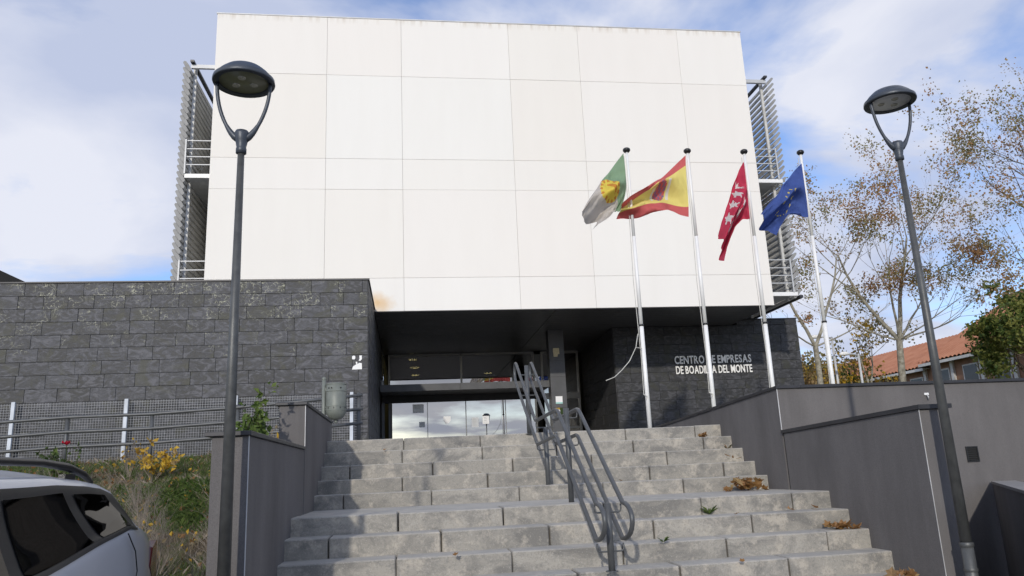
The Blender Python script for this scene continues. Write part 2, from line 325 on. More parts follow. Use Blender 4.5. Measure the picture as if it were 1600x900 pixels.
# ------------------------------------------------------------------ staircase
ZK = [2.02, 1.848, 1.672, 1.497, 1.323, 1.158, 0.988, 0.812, 0.638, 0.462, 0.288, 0.114]
YL = [11.08, 10.72, 10.37, 10.0, 9.63, 7.78, 7.42, 7.06, 6.72, 6.36, 6.02, 5.68]
YR = [10.56, 10.23, 9.9, 9.58, 9.26, 7.86, 7.54, 7.22, 6.90, 6.56, 6.22, 5.88]
XL, XR = -1.1, 4.4
def ys(k, x): return YL[k] + (YR[k]-YL[k])*(x-XL)/(XR-XL)
st = tag(link('staircase', None, None, (1.65, 8, 0)), 'wide flight of weathered pale concrete block steps with a landing, between the grey plaster walls', 'staircase')
st['kind'] = 'structure'; del st['category']
cut = [[-0.05+1.03*i for i in range(5)] if k % 2 == 0 else [-0.08+1.03*i for i in range(5)] for k in range(12)]
cut = {0: [-.05, 1.01, 2.05, 3.05, 4.04], 1: [-.07, 1.0, 2.0, 3.05, 4.02], 2: [-.74, .32, 1.36, 2.39, 3.39], 3: [-.07, .99, 2.01, 3.04, 4.0], 4: [-.76, .28, 1.33, 2.35, 3.34],
       5: [-.1, .93, 1.95, 2.98, 3.98], 6: [-.72, .3, 1.32, 2.35, 3.36], 7: [-.11, .91, 1.93, 2.94, 3.96], 8: [-.51, .53, 1.43, 2.35, 3.37], 9: [-.1, .93, 1.95, 2.98, 3.98], 10: [-.72, .3, 1.32, 2.35, 3.36], 11: [-.1, .93, 1.95, 2.98, 3.98]}
for k in range(12):
    xs = [XL-0.02] + cut[k] + [XR+0.02]; top = ZK[k]; bot = (ZK[k+1] if k < 11 else 0) - 0.03
    depth = (ys(k-1, 1.6) - ys(k, 1.6) + 0.04) if k else 0.45
    if k == 5: depth = 0.5
    for a, c in zip(xs, xs[1:]):
        g = 0.004 + rnd.random()**2*0.008; a2, c2 = a+g, c-g; j = rnd.uniform(-.004, .004); tz = rnd.uniform(-.003, .003)
        bm = B()
        hexa(bm, [(a2, ys(k, a2)+j, bot), (c2, ys(k, c2)+j, bot), (c2, ys(k, c2)+depth, bot), (a2, ys(k, a2)+depth, bot),
                  (a2, ys(k, a2)+j, top+tz), (c2, ys(k, c2)+j, top+tz), (c2, ys(k, c2)+depth, top+tz), (a2, ys(k, a2)+depth, top+tz)])
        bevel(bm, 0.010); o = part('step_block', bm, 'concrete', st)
b = B()   # landing slab strip behind the landing nosing and the dark mass under the blocks
hexa(b, [(XL-.02, YL[5]+.51, 1.0), (XR+.02, YR[5]+.51, 1.0), (XR+.02, YR[4]+.06, 1.0), (XL-.02, YL[4]+.06, 1.0), (XL-.02, YL[5]+.51, 1.154), (XR+.02, YR[5]+.51, 1.154), (XR+.02, YR[4]+.06, 1.154), (XL-.02, YL[4]+.06, 1.154)])
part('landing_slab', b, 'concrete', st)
b = B()
for k in range(12):
    z1 = ZK[k]-0.03; yb = 11.5
    hexa(b, [(XL-.03, YL[k]+.03, -.2), (XR+.03, YR[k]+.03, -.2), (XR+.03, yb, -.2), (XL-.03, yb, -.2), (XL-.03, YL[k]+.03, z1-k*.0001), (XR+.03, YR[k]+.03, z1-k*.0001), (XR+.03, yb, z1-k*.0001), (XL-.03, yb, z1-k*.0001)]) if k != 5 else None
part('stair_core', b, 'joint', st)

# ------------------------------------------------------------------ plaster walls by the stairs
def coping(bm, P, w, t=0.035): pass
w = thing('retaining_wall', (-1.23, 5.69, 0), 'low grey plaster wall with dark metal coping on the left of the stairs, nearest the street', 'wall')
part('wall_body', bevel(bx(-1.355, -1.102, 5.69, 8.66, -.1, 1.83), .006), 'plaster', w)
part('coping', bevel(bx(-1.40, -1.085, 5.66, 8.66, 1.83, 1.863), .004), 'coping', w)
part('corner_bead', bx(-1.106, -1.0995, 5.6865, 5.693, 0, 1.828), 'bead', w)
w = thing('retaining_wall', (-1.24, 8.7, 0), 'taller grey plaster wall stub behind the low left wall, beside the top steps', 'wall')
part('wall_body', bevel(bx(-1.38, -1.1, 8.70, 11.72, -.1, 2.312), .006), 'plaster', w)
part('coping', bevel(bx(-1.42, -1.08, 8.67, 11.75, 2.312, 2.345), .004), 'coping', w)
part('corner_bead', bx(-1.105, -1.097, 8.696, 8.703, 1.85, 2.31), 'bead', w)
w = thing('retaining_wall', (4.5, 6.2, 0), 'low grey plaster wall with sloping dark coping right of the stairs, nearest the street', 'wall')
b = B(); prism(b, [(6.2, -.1), (8.70, -.1), (8.70, 1.80), (6.2, 1.872)], 0, 4.402, 4.66); part('wall_body', bevel(b, .006), 'plaster', w)
b = B(); prism(b, [(6.17, 1.873), (8.735, 1.80), (8.735, 1.838), (6.17, 1.911)], 0, 4.385, 4.70); part('coping', b, 'coping', w)
part('corner_bead', bx(4.3995, 4.405, 6.1965, 6.202, 0, 1.87), 'bead', w)
w = thing('retaining_wall', (4.5, 8.75, 0), 'upper grey plaster wall turning from the stair side along the street under the flagpoles', 'wall')
b = B(); prism(b, [(8.742, -.1), (15.5, -.1), (15.5, 2.05), (13.3, 2.14), (8.742, 2.328)], 0, 4.404, 4.66); part('wall_body', b, 'plaster', w)
part('wall_body', bx(4.662, 40, 8.745, 9.0, -.1, 2.328), 'plaster', w)
b = B(); prism(b, [(8.715, 2.33), (13.3, 2.142), (15.5, 2.052), (15.5, 2.086), (13.3, 2.177), (8.715, 2.363)], 0, 4.385, 4.70); box(b, 4.702, 40, 8.715, 9.03, 2.33, 2.364); part('coping', b, 'coping', w)
part('corner_bead', bx(4.3995, 4.408, 8.738, 8.746, 1.84, 2.326), 'bead', w)
v = thing('wall_vent', (6.82, 8.74, 1.46), 'small square black ventilation grille set in the right plaster wall', 'vent')
b = B(); box(b, 6.74, 6.90, 8.732, 8.744, 1.37, 1.385); box(b, 6.74, 6.90, 8.732, 8.744, 1.54, 1.555); box(b, 6.74, 6.755, 8.732, 8.744, 1.386, 1.539); box(b, 6.885, 6.90, 8.732, 8.744, 1.386, 1.539); part('frame', b, 'black', v)
b = B()
for i in range(6): prism(b, [(8.734, 1.389+i*.025), (8.744, 1.40+i*.025), (8.744, 1.404+i*.025), (8.734, 1.393+i*.025)], 0, 6.756, 6.884)
tag(part('slats', b, 'dark', v), kind='stuff')
part('backing', bx(6.756, 6.884, 8.7405, 8.743, 1.386, 1.539), 'dark', v)
v = thing('wall_fitting', (6.34, 8.74, 2.19), 'tiny white cable fitting fixed high on the right plaster wall near the lamp post', 'fitting')
part('base_plate', bevel(bx(6.31, 6.37, 8.725, 8.743, 2.19, 2.22), .004), 'white', v)
b = B(); tube(b, [(6.34, 8.73, 2.195), (6.335, 8.70, 2.17), (6.345, 8.715, 2.14)], .007, 6); part('hook', b, 'offwhite', v)
# diagonal low wall at the far right
w = thing('low_wall', (6.3, 7.6, 0), 'low dark grey wall with pale top running out of the frame at bottom right', 'wall')
d = Vector((-.555, -.832)); n2 = Vector((.832, -.555)); A = Vector((6.98, 8.70)); E_ = A + d*4.2
def q4(o1, o2, z0, z1):
    a, c = A+n2*o1, A+n2*o2; e, f = E_+n2*o1, E_+n2*o2
    return [(a.x, a.y, z0), (e.x, e.y, z0), (f.x, f.y, z0), (c.x, c.y, z0), (a.x, a.y, z1), (e.x, e.y, z1), (f.x, f.y, z1), (c.x, c.y, z1)]
b = B(); hexa(b, q4(0.0, .22, -.1, 1.105)); part('wall_body', b, 'plaster', w)
b = B(); hexa(b, q4(-.01, .24, 1.105, 1.135)); part('coping', b, 'paving', w)

# ------------------------------------------------------------------ white office block
FX = [-5.19, -2.14, -.04, 3.11, 5.22, 8.35, 10.42]; FZ = [5.79, 6.70, 9.225, 10.13, 12.675, 14.5]
FY = 20.2
bd = thing('office_building', (2.6, 27, 5.8), 'large white panel-clad office block raised over the dark recessed entrance', 'office building')
b = B(); box(b, -5.17, 10.40, FY+.056, 34, 5.90, 14.46); part('wall_core', b, 'core', bd)
part('joint_backing', bx(-5.17, 10.40, FY+.022, FY+.0545, 5.80, 14.48), 'fjoint', bd)
b = B(); box(b, -5.19, -5.171, FY+.055, 34.02, 5.80, 14.5); box(b, 10.401, 10.42, FY+.055, 34.02, 5.80, 14.5); box(b, -5.17, 10.40, 34.001, 34.02, 5.8, 14.5); part('side_cladding', b, 'panel', bd)
g = .0028
for i in range(6):
    for j in range(5):
        j2 = rnd.uniform(-.002, .002)
        bm = bx(FX[i]+(g if i else 0), FX[i+1]-(g if i < 5 else 0), FY+j2, FY+.02, FZ[j]+(g if j else 0), FZ[j+1]-g)
        part('facade_panel', bevel(bm, .003), 'panel', bd)
b = B(); box(b, -5.21, 10.44, FY-.012, FY+.15, 14.502, 14.535); box(b, -5.21, -5.06, FY+.151, 34.03, 14.502, 14.535); box(b, 10.29, 10.44, FY+.151, 34.03, 14.502, 14.535); part('parapet_cap', b, 'offwhite', bd)
part('roof', bx(-5.05, 10.28, FY+.16, 34, 14.461, 14.49), 'paving', bd)
b = B(); box(b, -.83, 10.40, FY+.056, 34, 5.83, 5.895); part('soffit_backing', b, 'core', bd)
b = B(); y = FY+.06
while y < 27.6:
    box(b, -.82, 4.10, y+.006, y+.294, 5.79, 5.826); box(b, 4.12, 10.41, y+.006, y+.294, 5.79, 5.826); y += .3
tag(part('soffit_strips', b, 'soffit', bd), kind='stuff')
part('soffit_edge', bx(-.83, 10.42, FY+.002, FY+.055, 5.765, 5.788), 'core', bd)
# ---- slate tile walls
TILE = {}
def tile_mesh(w, h, t, m):
    k = (round(w, 2), round(h, 3), m)
    if k not in TILE:
        bm = B(); box(bm, 0, w, 0, t, 0, h); bevel(bm, .004); TILE[k] = mesh(bm, 'tile', m)
    return TILE[k]
def tile_wall(parent, x0, x1, y, z0, z1, tw, th, m, t=.03, seed=1, skip=None):
    r = random.Random(seed); base = wloc(parent); n = 0
    nr = int(round((z1-z0)/th)); th = (z1-z0)/nr
    for j in range(nr):
        z = z0+j*th; x = x0; first = round(r.uniform(.25, 1.0)*tw, 2); 
        while x < x1-.02:
            w_ = first if x == x0 else (round(tw*r.uniform(.82, 1.08), 2)); 
            if x+w_ > x1-.12: w_ = round(x1-x, 2)
            if not (skip and skip(x, w_, z, th)):
                o = link('tile', tile_mesh(w_-.005, th-.005, t, m), parent, (x-base.x+.0025, y-t+r.uniform(-.006, .004)-base.y, z-base.z+.0025)); n += 1
            x = round(x+w_, 3)
    return n
wg = thing('slate_wing', (-5, 18.5, 2), 'long low building wing clad in weathered grey slate tiles, left of the entrance', 'building')
part('wall_core', bx(-9.9, -.862, 17.012, 20.19, 1.8, 5.80), 'core', wg)
part('wall_core', bx(-4.4, -.862, 20.191, 28, 1.8, 5.76), 'core', wg)
tile_wall(wg, -9.6, -.84, 17.01, 1.89, 5.83, .60, .2815, 'slate', seed=4)
b = B(); r_ = random.Random(9)
for j in range(14):
    z = 1.89+j*.2815; y = 17.012; 
    while y < 27.9:
        l = r_.uniform(.45, .62); y1 = min(27.95, y+l); zt = min(z+.2745, 5.83 if y1 < 20.18 else 5.755)
        if y < 20.18 < y1: y1 = 20.18
        box(b, -.861, -.83+r_.uniform(-.004, .004), y+.0035, y1-.0035, z+.0035, zt); y = y1
tag(part('side_tiles', b, 'slate', wg), kind='stuff')
part('corner_strip', bx(-.842, -.8305, 16.982, 17.0, 1.9, 5.83), 'slate2', wg)
b = B(); box(b, -9.9, -.80, 16.955, 20.185, 5.832, 5.862); part('coping', b, 'coping', wg)
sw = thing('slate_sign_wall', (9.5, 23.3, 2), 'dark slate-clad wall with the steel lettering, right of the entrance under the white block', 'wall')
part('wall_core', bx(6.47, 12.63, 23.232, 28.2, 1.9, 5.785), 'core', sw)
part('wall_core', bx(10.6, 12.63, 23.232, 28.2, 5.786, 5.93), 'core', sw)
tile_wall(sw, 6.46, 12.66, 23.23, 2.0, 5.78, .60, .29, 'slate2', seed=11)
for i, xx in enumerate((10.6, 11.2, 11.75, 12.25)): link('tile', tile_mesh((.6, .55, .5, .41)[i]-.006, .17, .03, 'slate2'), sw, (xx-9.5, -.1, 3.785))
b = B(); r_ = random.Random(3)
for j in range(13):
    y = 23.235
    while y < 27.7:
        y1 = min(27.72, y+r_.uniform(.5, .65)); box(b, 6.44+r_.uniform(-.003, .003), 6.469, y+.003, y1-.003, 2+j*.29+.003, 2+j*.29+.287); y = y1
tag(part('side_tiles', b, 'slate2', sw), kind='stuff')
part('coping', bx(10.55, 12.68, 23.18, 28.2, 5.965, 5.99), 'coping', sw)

# ---- letters
def letter_mesh(ch):
    cu = bpy.data.curves.new('letter', 'FONT'); cu.body = ch; cu.size = 1.0; cu.extrude = .04; cu.offset = 0.018; cu.resolution_u = 3
    o = bpy.data.objects.new('tmp', cu); COL.objects.link(o)
    dg = bpy.context.evaluated_depsgraph_get(); me = bpy.data.meshes.new_from_object(o.evaluated_get(dg)); bpy.data.objects.remove(o)
    return me
sg = thing('building_sign', (9.65, 23.17, 4.4), 'two lines of pale steel letters reading CENTRO DE EMPRESAS DE BOADILLA DEL MONTE', 'sign')
LC = {}
for txt, x0, x1, z in (('CENTRO DE EMPRESAS', 8.385, 10.93, 4.575), ('DE BOADILLA DEL MONTE', 8.40, 10.93, 4.255)):
    pen = 0; items = []
    for ch in txt:
        if ch == ' ': pen += .26; continue
        if ch not in LC:
            me = letter_mesh(ch); xs_ = [v.co.x for v in me.vertices]; ys_ = [v.co.y for v in me.vertices]
            for v in me.vertices: v.co.x -= min(xs_)
            me.materials.clear(); me.materials.append(M_['letter']); LC[ch] = (me, max(xs_)-min(xs_), max(ys_))
        items.append((ch, pen)); pen += LC[ch][1]+.085
    kx = (x1-x0)/(pen-.085); kz = .245/.70
    for ch, p in items:
        o = link('letter', LC[ch][0], sg, (x0+p*kx-9.65, 0.0, z-4.4), (R(90), 0, 0)); o.scale = (kx, kz, .35)

# ---- entrance: column, vestibule beam, glazing
en = thing('entrance', (2, 25.5, 2), 'recessed glazed entrance with charcoal canopy beam and mirror-like glass doors under the white block', 'entrance')
b = B(); 
for z0, z1 in ((2.0, 3.35), (3.356, 4.30), (4.306, 4.80), (4.806, 5.786)): box(b, 4.42, 4.90, 23.4, 23.85, z0, z1)
part('column', b, 'dkmetal', en)
b = B(); box(b, -.79, 1.62, 23.6, 27.72, 4.02, 4.225); box(b, 1.628, 4.415, 23.6, 27.72, 4.02, 4.225); part('canopy_beam', b, 'dkmetal', en)
Yg = 27.8
b = B()
for x in (-.62, 1.97, 4.62, 4.95, 6.29): box(b, x-.035, x+.035, Yg-.05, Yg+.05, 4.226 if x < 5 else 2.0, 5.78)
box(b, -.585, 4.58, Yg-.05, Yg+.05, 5.70, 5.785); box(b, 4.985, 6.255, Yg-.05, Yg+.05, 5.70, 5.785); box(b, 4.985, 6.255, Yg-.06, Yg+.06, 4.02, 4.24); box(b, 4.985, 6.255, Yg-.05, Yg+.05, 2.94, 3.02)
part('window_frame', b, 'alu', en)
for x0, x1, z0, z1 in ((-.585, 1.935, 4.23, 5.69), (2.005, 4.585, 4.23, 5.69), (4.655, 4.915, 4.23, 5.69), (4.985, 6.255, 4.245, 5.69), (4.985, 6.255, 3.025, 4.015), (4.985, 6.255, 2.02, 2.935)):
    part('pane', bx(x0, x1, Yg-.008, Yg+.008, z0, z1), 'glass', en)
DT = 3.79
for x0, x1 in ((-.47, .642), (.66, 1.872), (1.90, 3.168), (3.192, 3.855), (3.882, 4.40)):
    dr = part('glass_door', bevel(bx(x0, x1, 25.0, 25.014, 2.02, DT), .002), 'dglass', en)
    part('door_rail', bx(x0+.01, x1-.01, 24.992, 25.022, 2.0, 2.018), 'alu', dr)
for x in (.651, 1.886, 3.18, 3.868): part('door_stile', bx(x-.007, x+.007, 24.985, 25.03, 2.02, DT), 'alu', en)
part('door_header', bx(-.79, 4.415, 24.98, 25.06, DT+.003, 4.018), 'core', en)
b = B(); box(b, -.79, -.70, 24.7, 25.05, 2, DT); part('door_frame', b, 'dkmetal', en); b = B(); box(b, -.58, -.49, 24.9, 25.05, 2, DT); part('door_frame', b, 'dkmetal', en)
b = B(); box(b, -.80, 6.43, 34.5, 34.6, 2, 5.78); box(b, -.80, 6.43, 27.9, 34.5, 1.97, 2.0); box(b, -.82, -.80, 27.9, 34.5, 2, 5.78); box(b, 6.432, 6.44, 27.9, 34.5, 2, 5.78); box(b, -.8, 6.43, 27.9, 34.5, 5.80, 5.825); part('lobby_lining', b, 'dark', en)
for x, y in ((.24, 29.0), (.33, 31.2), (.38, 33.6), (3.58, 33.6)):
    dl = thing('downlight', (x, y, 5.79), {29.0: 'lit round ceiling light behind the upper entrance glass, topmost of the left three', 31.2: 'lit round ceiling light behind the upper entrance glass, middle of the left three', 33.6: 'lit round ceiling light behind the upper entrance glass, lowest of the left three'}[y] if x < 1 else 'single lit round ceiling light behind the right half of the upper entrance glass', 'ceiling light', 'lobby ceiling downlights')
    b = B(); lathe(b, [(0, -.05), (.12, -.045), (.19, -.01), (.19, .0)], 16, (x, y, 5.79)); part('lamp', b, 'emit', dl)
    b = B(); lathe(b, [(.192, 0), (.192, -.015), (.23, -.015), (.23, 0)], 16, (x, y, 5.79)); part('ring', b, 'alu', dl)
def sheet(name, label, x0, x1, z0, z1, y, m, cat='notice', grp=None, inner=None):
    t = tag(part(name, bx(x0, x1, y-.003, y, z0, z1), m), label, cat, grp)
    if inner:
        b = B(); random.seed(3)
        for i in range(inner): zz = z1-(i+1)*(z1-z0)/(inner+1); box(b, x0+.04, x0+.04+(x1-x0-.08)*random.uniform(.55, 1), y-.0045, y-.0032, zz, zz+.012)
        part('print', b, 'alu', t)
    return t
NG = 'paper notices on the glass doors'
sheet('notice', 'large square white notice on the leftmost glass door, upper part', 0.181, 0.534, 3.456, 3.737, 24.997, 'paper', grp=NG, inner=5)
sheet('notice', 'small grey notice low on the leftmost glass door', 0.38, 0.562, 3.003, 3.176, 24.997, 'offwhite', grp=NG, inner=3)
sheet('notice', 'white notice at the middle of the third glass door', 2.418, 2.626, 3.04, 3.293, 24.997, 'paper', grp=NG, inner=4)
sheet('notice', 'faint grey notice on the third glass door beside the white one', 2.065, 2.282, 2.949, 3.257, 24.997, 'offwhite', grp=NG, inner=4)
b = B(); prism(b, [(1.159, 3.32), (1.386, 3.32), (1.386, 3.185), (1.331, 3.103), (1.272, 3.076), (1.214, 3.103), (1.159, 3.185)], 1, 24.992, 24.997)
tag(part('notice', b, 'paper'), 'shield-shaped white sticker on the second glass door', 'notice', NG)
b = B(); prism(b, [(4.55, 5.20), (4.74, 5.20), (4.745, 5.02), (4.69, 5.0), (4.68, 4.93), (4.56, 4.93), (4.545, 5.1)], 1, 23.385, 23.397)
tag(part('torn_sticker', b, 'cream'), 'torn cream sticker high on the dark entrance column', 'sticker')
t = tag(part('poster', bx(4.545, 4.76, 23.392, 23.398, 3.47, 3.70), 'paper'), 'white and teal poster on the entrance column', 'poster')
part('colour_band', bx(4.546, 4.759, 23.389, 23.3915, 3.47, 3.52), 'teal', t)
t = tag(part('poster', bx(4.53, 4.75, 23.392, 23.398, 3.15, 3.35), 'y1'), 'small dark yellow and green poster below the white one on the column', 'poster')
b = B(); lathe(b, [(0, 0), (.05, 0), (.05, -.003), (0, -.003)], 10); bmesh.ops.rotate(b, verts=b.verts[:], cent=(0, 0, 0), matrix=Matrix.Rotation(R(90), 3, 'X')); bmesh.ops.translate(b, verts=b.verts[:], vec=(4.62, 23.388, 3.25)); part('dot', b, 'paper', t)
part('green_band', bx(4.66, 4.749, 23.389, 23.3915, 3.151, 3.349), 'g2', t)
b = B(); t = bpy.data.objects
cpts = [(3.40+.11*math.cos(a*math.pi/12), 27.785, 4.62+.11*math.sin(a*math.pi/12)) for a in range(25)]; tube(b, cpts, .011, 6, False); tube(b, [(3.36, 27.785, 4.60), (3.44, 27.785, 4.64)], .008, 5)
tag(part('round_sticker', b, 'offwhite'), 'round white emblem sticker on the upper entrance glass above the beam', 'sticker')
# torn white poster on slate corner
t = thing('torn_poster', (-1.07, 16.968, 3.97), 'torn remains of a white poster on the slate wall corner above the bin', 'poster')
b = B(); y0, y1 = 16.962, 16.9665
prism(b, [(-1.175, 4.045), (-1.175, 4.105), (-1.155, 4.12), (-1.12, 4.118), (-1.105, 4.10), (-1.107, 4.055), (-1.13, 4.035)], 1, y0, y1); part('scrap', b, 'white', t)
b = B(); prism(b, [(-1.175, 3.815), (-.962, 3.818), (-.965, 3.95), (-1.02, 3.96), (-1.06, 3.935), (-1.065, 3.985), (-1.10, 3.985), (-1.085, 3.93), (-1.16, 3.88)], 1, y0, y1); part('scrap', b, 'white', t)
b = B(); prism(b, [(-1.02, 4.12), (-.965, 4.12), (-.965, 4.04), (-1.0, 4.0), (-1.035, 4.01), (-1.015, 4.05)], 1, y0, y1); part('scrap', b, 'white', t)
lt = thing('wall_lantern', (-.80, 24.6, 4.3), 'small pale wall light on the shaded slate side wall of the entrance', 'wall light')
b = B(); lathe(b, [(0, -.2), (.045, -.18), (.05, 0), (.045, .18), (0, .2)], 12, (-.76, 24.6, 4.3)); part('shade', b, 'offwhite', lt)
part('bracket', bx(-.829, -.77, 24.58, 24.62, 4.26, 4.32), 'dkmetal', lt)

# ---- louvre screens + walkways either side of the block
def louvre(side, label):
    s = -1 if side < 0 else 1; X0 = -5.98 if s < 0 else 11.28
    t = thing('louvre_screen', (X0, FY, 6), label, 'louvre screen', 'louvre screens beside the white block')
    b = B(); a = R(60 if s < 0 else 48)
    P = [(-.18, .0), (-.15, .040), (.0, .048), (.15, .036), (.183, .0), (.155, -.032), (.0, -.042), (-.15, -.036)]
    # local u runs from the low inner edge (-) to the high outer edge (+)
    kv = 1.3 if s < 0 else 1.0; poly = [(s*(u*math.cos(a) - v*kv*math.sin(a)), u*math.sin(a) + v*kv*math.cos(a)) for u, v in P]
    prism(b, poly, 1, 0, 8.5); b.faces.ensure_lookup_table(); b.faces[0].material_index = 1; b.faces[1].material_index = 1; me = mesh(b, 'blade', ['louvre', 'lend_dim'])  # blade end faces coloured darker to hold down the sunlight on them
    for i in range(38): link('blade', me, t, (0, .18, .16+i*.183))
    b = B()
    for yy in (.45, 2.9, 5.4, 8.0): box(b, -.04-s*.15, .04-s*.15, yy, yy+.07, .0, 7.02)
    bmesh.ops.translate(b, verts=b.verts[:], vec=(X0, FY, 6)); part('post', b, 'louvre', t)
    for yy in (20.42, 22.9, 25.4, 28.0):
        xa, xb = (X0+.10, -5.195) if s < 0 else (10.425, X0-.10); part('bracket_beam', bx(xa, xb, yy, yy+.08, 12.90, 13.01), 'offwhite', t)
    part('chord', bx(X0-s*.15-.05, X0-s*.15+.05, 20.3, 28.7, 13.03, 13.09), 'coping', t); part('chord', bx(X0+s*.06-.05, X0+s*.06+.05, 20.3, 28.7, 6.02, 6.10), 'coping', t)
louvre(-1, 'tall grey louvre screen on the left of the white block, behind the slate wing'); louvre(1, 'tall grey louvre screen at the right side of the white block, beside the blue flag')
def walkway(side, z, label):
    x0, x1 = (-5.87, -5.195) if side < 0 else (10.425, 11.14)
    t = thing('walkway', ((x0+x1)/2, 20.4, z), label, 'walkway', 'maintenance walkways behind the louvre screens')
    part('edge_beam', bx(x0, x1+(.12 if side > 0 else 0), 20.34, 20.40, z-.11, z), 'white', t)
    b = B(); box(b, x0, x1, 20.401, 28.5, z-.09, z-.05); part('floor', b, 'offwhite', t)
    b = B()
    for h in (.27, .50, .73, .97): box(b, x0, x1, 20.345, 20.37, z+h-.012, z+h+.012)
    xo = x0 if side < 0 else x1; s = 1 if side < 0 else -1
    for h in (.27, .50, .73, .97): box(b, min(xo, xo+s*.025), max(xo, xo+s*.025), 20.371, 28.4, z+h-.012, z+h+.012)
    box(b, xo-.018, xo+.018, 20.31, 20.344, z, z+1.0)
    for yy in (22, 24, 26, 28): box(b, xo-.014, xo+.014, yy, yy+.02, z, z+1.0)
    part('railing', b, 'offwhite', t)
walkway(-1, 9.70, 'upper walkway with pale railing on the left side of the white block'); walkway(-1, 6.28, 'lower walkway with pale railing left of the white block, just above the slate wing')
walkway(1, 9.68, 'upper walkway with pale railing right of the white block, beside the flags'); walkway(1, 6.20, 'lower walkway with pale railing right of the white block, above the sign wall')
# dark roofed building far left
t = thing('dark_roofed_building', (-17, 30, 2), 'dark sloping roof of a neighbouring building peeping over the slate wing at far left', 'building')
b = B(); prism(b, [(-24, 9.2), (-12.6, 8.35), (-11.3, 7.7), (-11.3, 7.45), (-12.7, 7.9), (-24, 8.7)], 1, 25, 36); part('roof', b, 'dark', t)
b = B(); box(b, -23.5, -12.5, 25.5, 35.5, 1.95, 7.85); part('wall', b, 'dark', t)
b = B(); box(b, -16, -9.9, 17.012, 20.19, 1.8, 5.80); part('wall_core', b, 'core', wg)
tile_wall(wg, -12.6, -9.9, 17.01, 1.89, 5.83, .60, .2815, 'slate', seed=5)

# ------------------------------------------------------------------ flagpoles and flags
PX = [4.47, 5.755, 6.98, 8.225]; PY = 14.0
PLAB = ['white flagpole leftmost of the four, flying the green and white flag', 'white flagpole second from left, flying the red and yellow striped flag', 'white flagpole third from left, flying the red flag with white stars', 'white flagpole rightmost of the four, flying the blue flag']
fp = thing('flagpole', (PX[0], PY, 2.0), PLAB[0], 'flagpole', 'flagpoles in front of the white block')
b = B(); tube(b, [(0, 0, -.05), (0, 0, 2.13)], .041, 14); tube(b, [(0, 0, 2.13), (0, 0, 3.9)], [.038, .034], 14); tube(b, [(0, 0, 3.9), (0, 0, 5.68)], [.032, .026], 14); part('shaft', b, 'white', fp, local=True)
b = B(); lathe(b, [(.0, 5.78), (.045, 5.775), (.072, 5.755), (.077, 5.72), (.052, 5.685), (.0, 5.68)], 18); part('finial', b, 'black', fp, local=True)
b = B(); tube(b, [(0, 0, 2.10), (0, 0, 2.135)], .050, 14); part('collar', b, 'black', fp, local=True)
b = B(); tube(b, [(-.065, 0, 5.6), (-.06, -.01, 4.3), (-.09, -.02, 3.0), (-.06, -.02, 1.5), (-.065, 0, .8)], .007, 5); tube(b, [(-.065, .0, .8), (-.025, -.06, .76), (-.045, -.05, .7)], .01, 5); part('halyard', b, 'rope', fp, local=True)
for i in (1, 2, 3):
    c = copy_tree(fp); c.location = (PX[i], PY, 2.0); c['label'] = PLAB[i]
t = tag(part('loose_rope', (lambda b: (tube(b, [(4.36, 13.91, 3.94), (4.30, 13.91, 3.68), (4.15, 13.90, 3.42), (3.98, 13.87, 3.25), (3.82, 13.83, 3.12), (3.65, 13.83, 3.06)], .008, 5), tube(b, [(4.30, 13.91, 3.68), (4.42, 13.93, 3.66)], .007, 5), b)[2])(B()), 'rope'), 'thin loose rope blown out sideways from the leftmost flagpole', 'rope')
def flag(name, label, net, yoff, colf, mats, folds):
    NU, NV = 72, 52; K = PY/16.2; net = [[(x*K, 1.5+(z-1.5)*K) for x, z in row] for row in net]; me = bpy.data.meshes.new(name); V = []; F = []; MI = []
    def sp(p, t):     # Catmull-Rom over 4 controls
        n = len(p)-1; x = min(t*n, n-1e-6); i = int(x); f = x-i
        g = lambda k: p[max(0, min(n, k))]
        a, b_, c, d = g(i-1), g(i), g(i+1), g(i+2)
        return tuple(.5*((2*b_[q]) + (-a[q]+c[q])*f + (2*a[q]-5*b_[q]+4*c[q]-d[q])*f*f + (-a[q]+3*b_[q]-3*c[q]+d[q])*f**3) for q in range(2))
    for i in range(NU+1):
        u = i/NU; row = [sp([net[c][r] for c in range(4)], u) for r in range(4)]
        for j in range(NV+1):
            v = j/NV; x, z = sp(row, v)
            amp = min(1, u*3.2)
            y = PY - .06 + yoff + amp*(1.5*folds[0]*math.sin(folds[1]*v*6.28+folds[2]*u*3+.4) + .45*folds[0]*math.sin(v*19+u*7+2*math.sin(u*5)) + .05*math.sin(u*7+v*3)) + amp*.075*mn.noise((u*4, v*4, len(label))) + amp*.03*mn.noise((u*11, v*11, len(label)))
            z += amp*.012*math.sin(u*17+v*5); V.append((x, y, z))
    for i in range(NU):
        for j in range(NV):
            a = i*(NV+1)+j; F.append((a, a+1, a+NV+2, a+NV+1)); MI.append(colf((i+.5)/NU, (j+.5)/NV))
    me.from_pydata(V, [], F)
    for m in mats: me.materials.append(M_[m])
    me.polygons.foreach_set('material_index', MI); me.polygons.foreach_set('use_smooth', [True]*len(F)); me.update()
    return tag(link(name, me), label, 'flag', 'flags on the flagpoles')
for n, c in (('f_green', (0.24, 0.36, 0.23)), ('f_white', (0.56, 0.52, 0.48)), ('f_yel', (0.82, 0.70, 0.22)), ('f_gold', (0.75, 0.60, 0.10)), ('f_red', (0.60, 0.13, 0.13)), ('f_crim', (0.56, 0.05, 0.10)), ('f_blue', (0.065, 0.11, 0.34)), ('f_orange', (0.6, 0.26, 0.05)), ('f_purple', (0.26, 0.16, 0.26)), ('f_star', (0.72, 0.70, 0.68))):
    M_[n] = mat_cloth(n.replace('f_', 'flag_cloth_'), c)
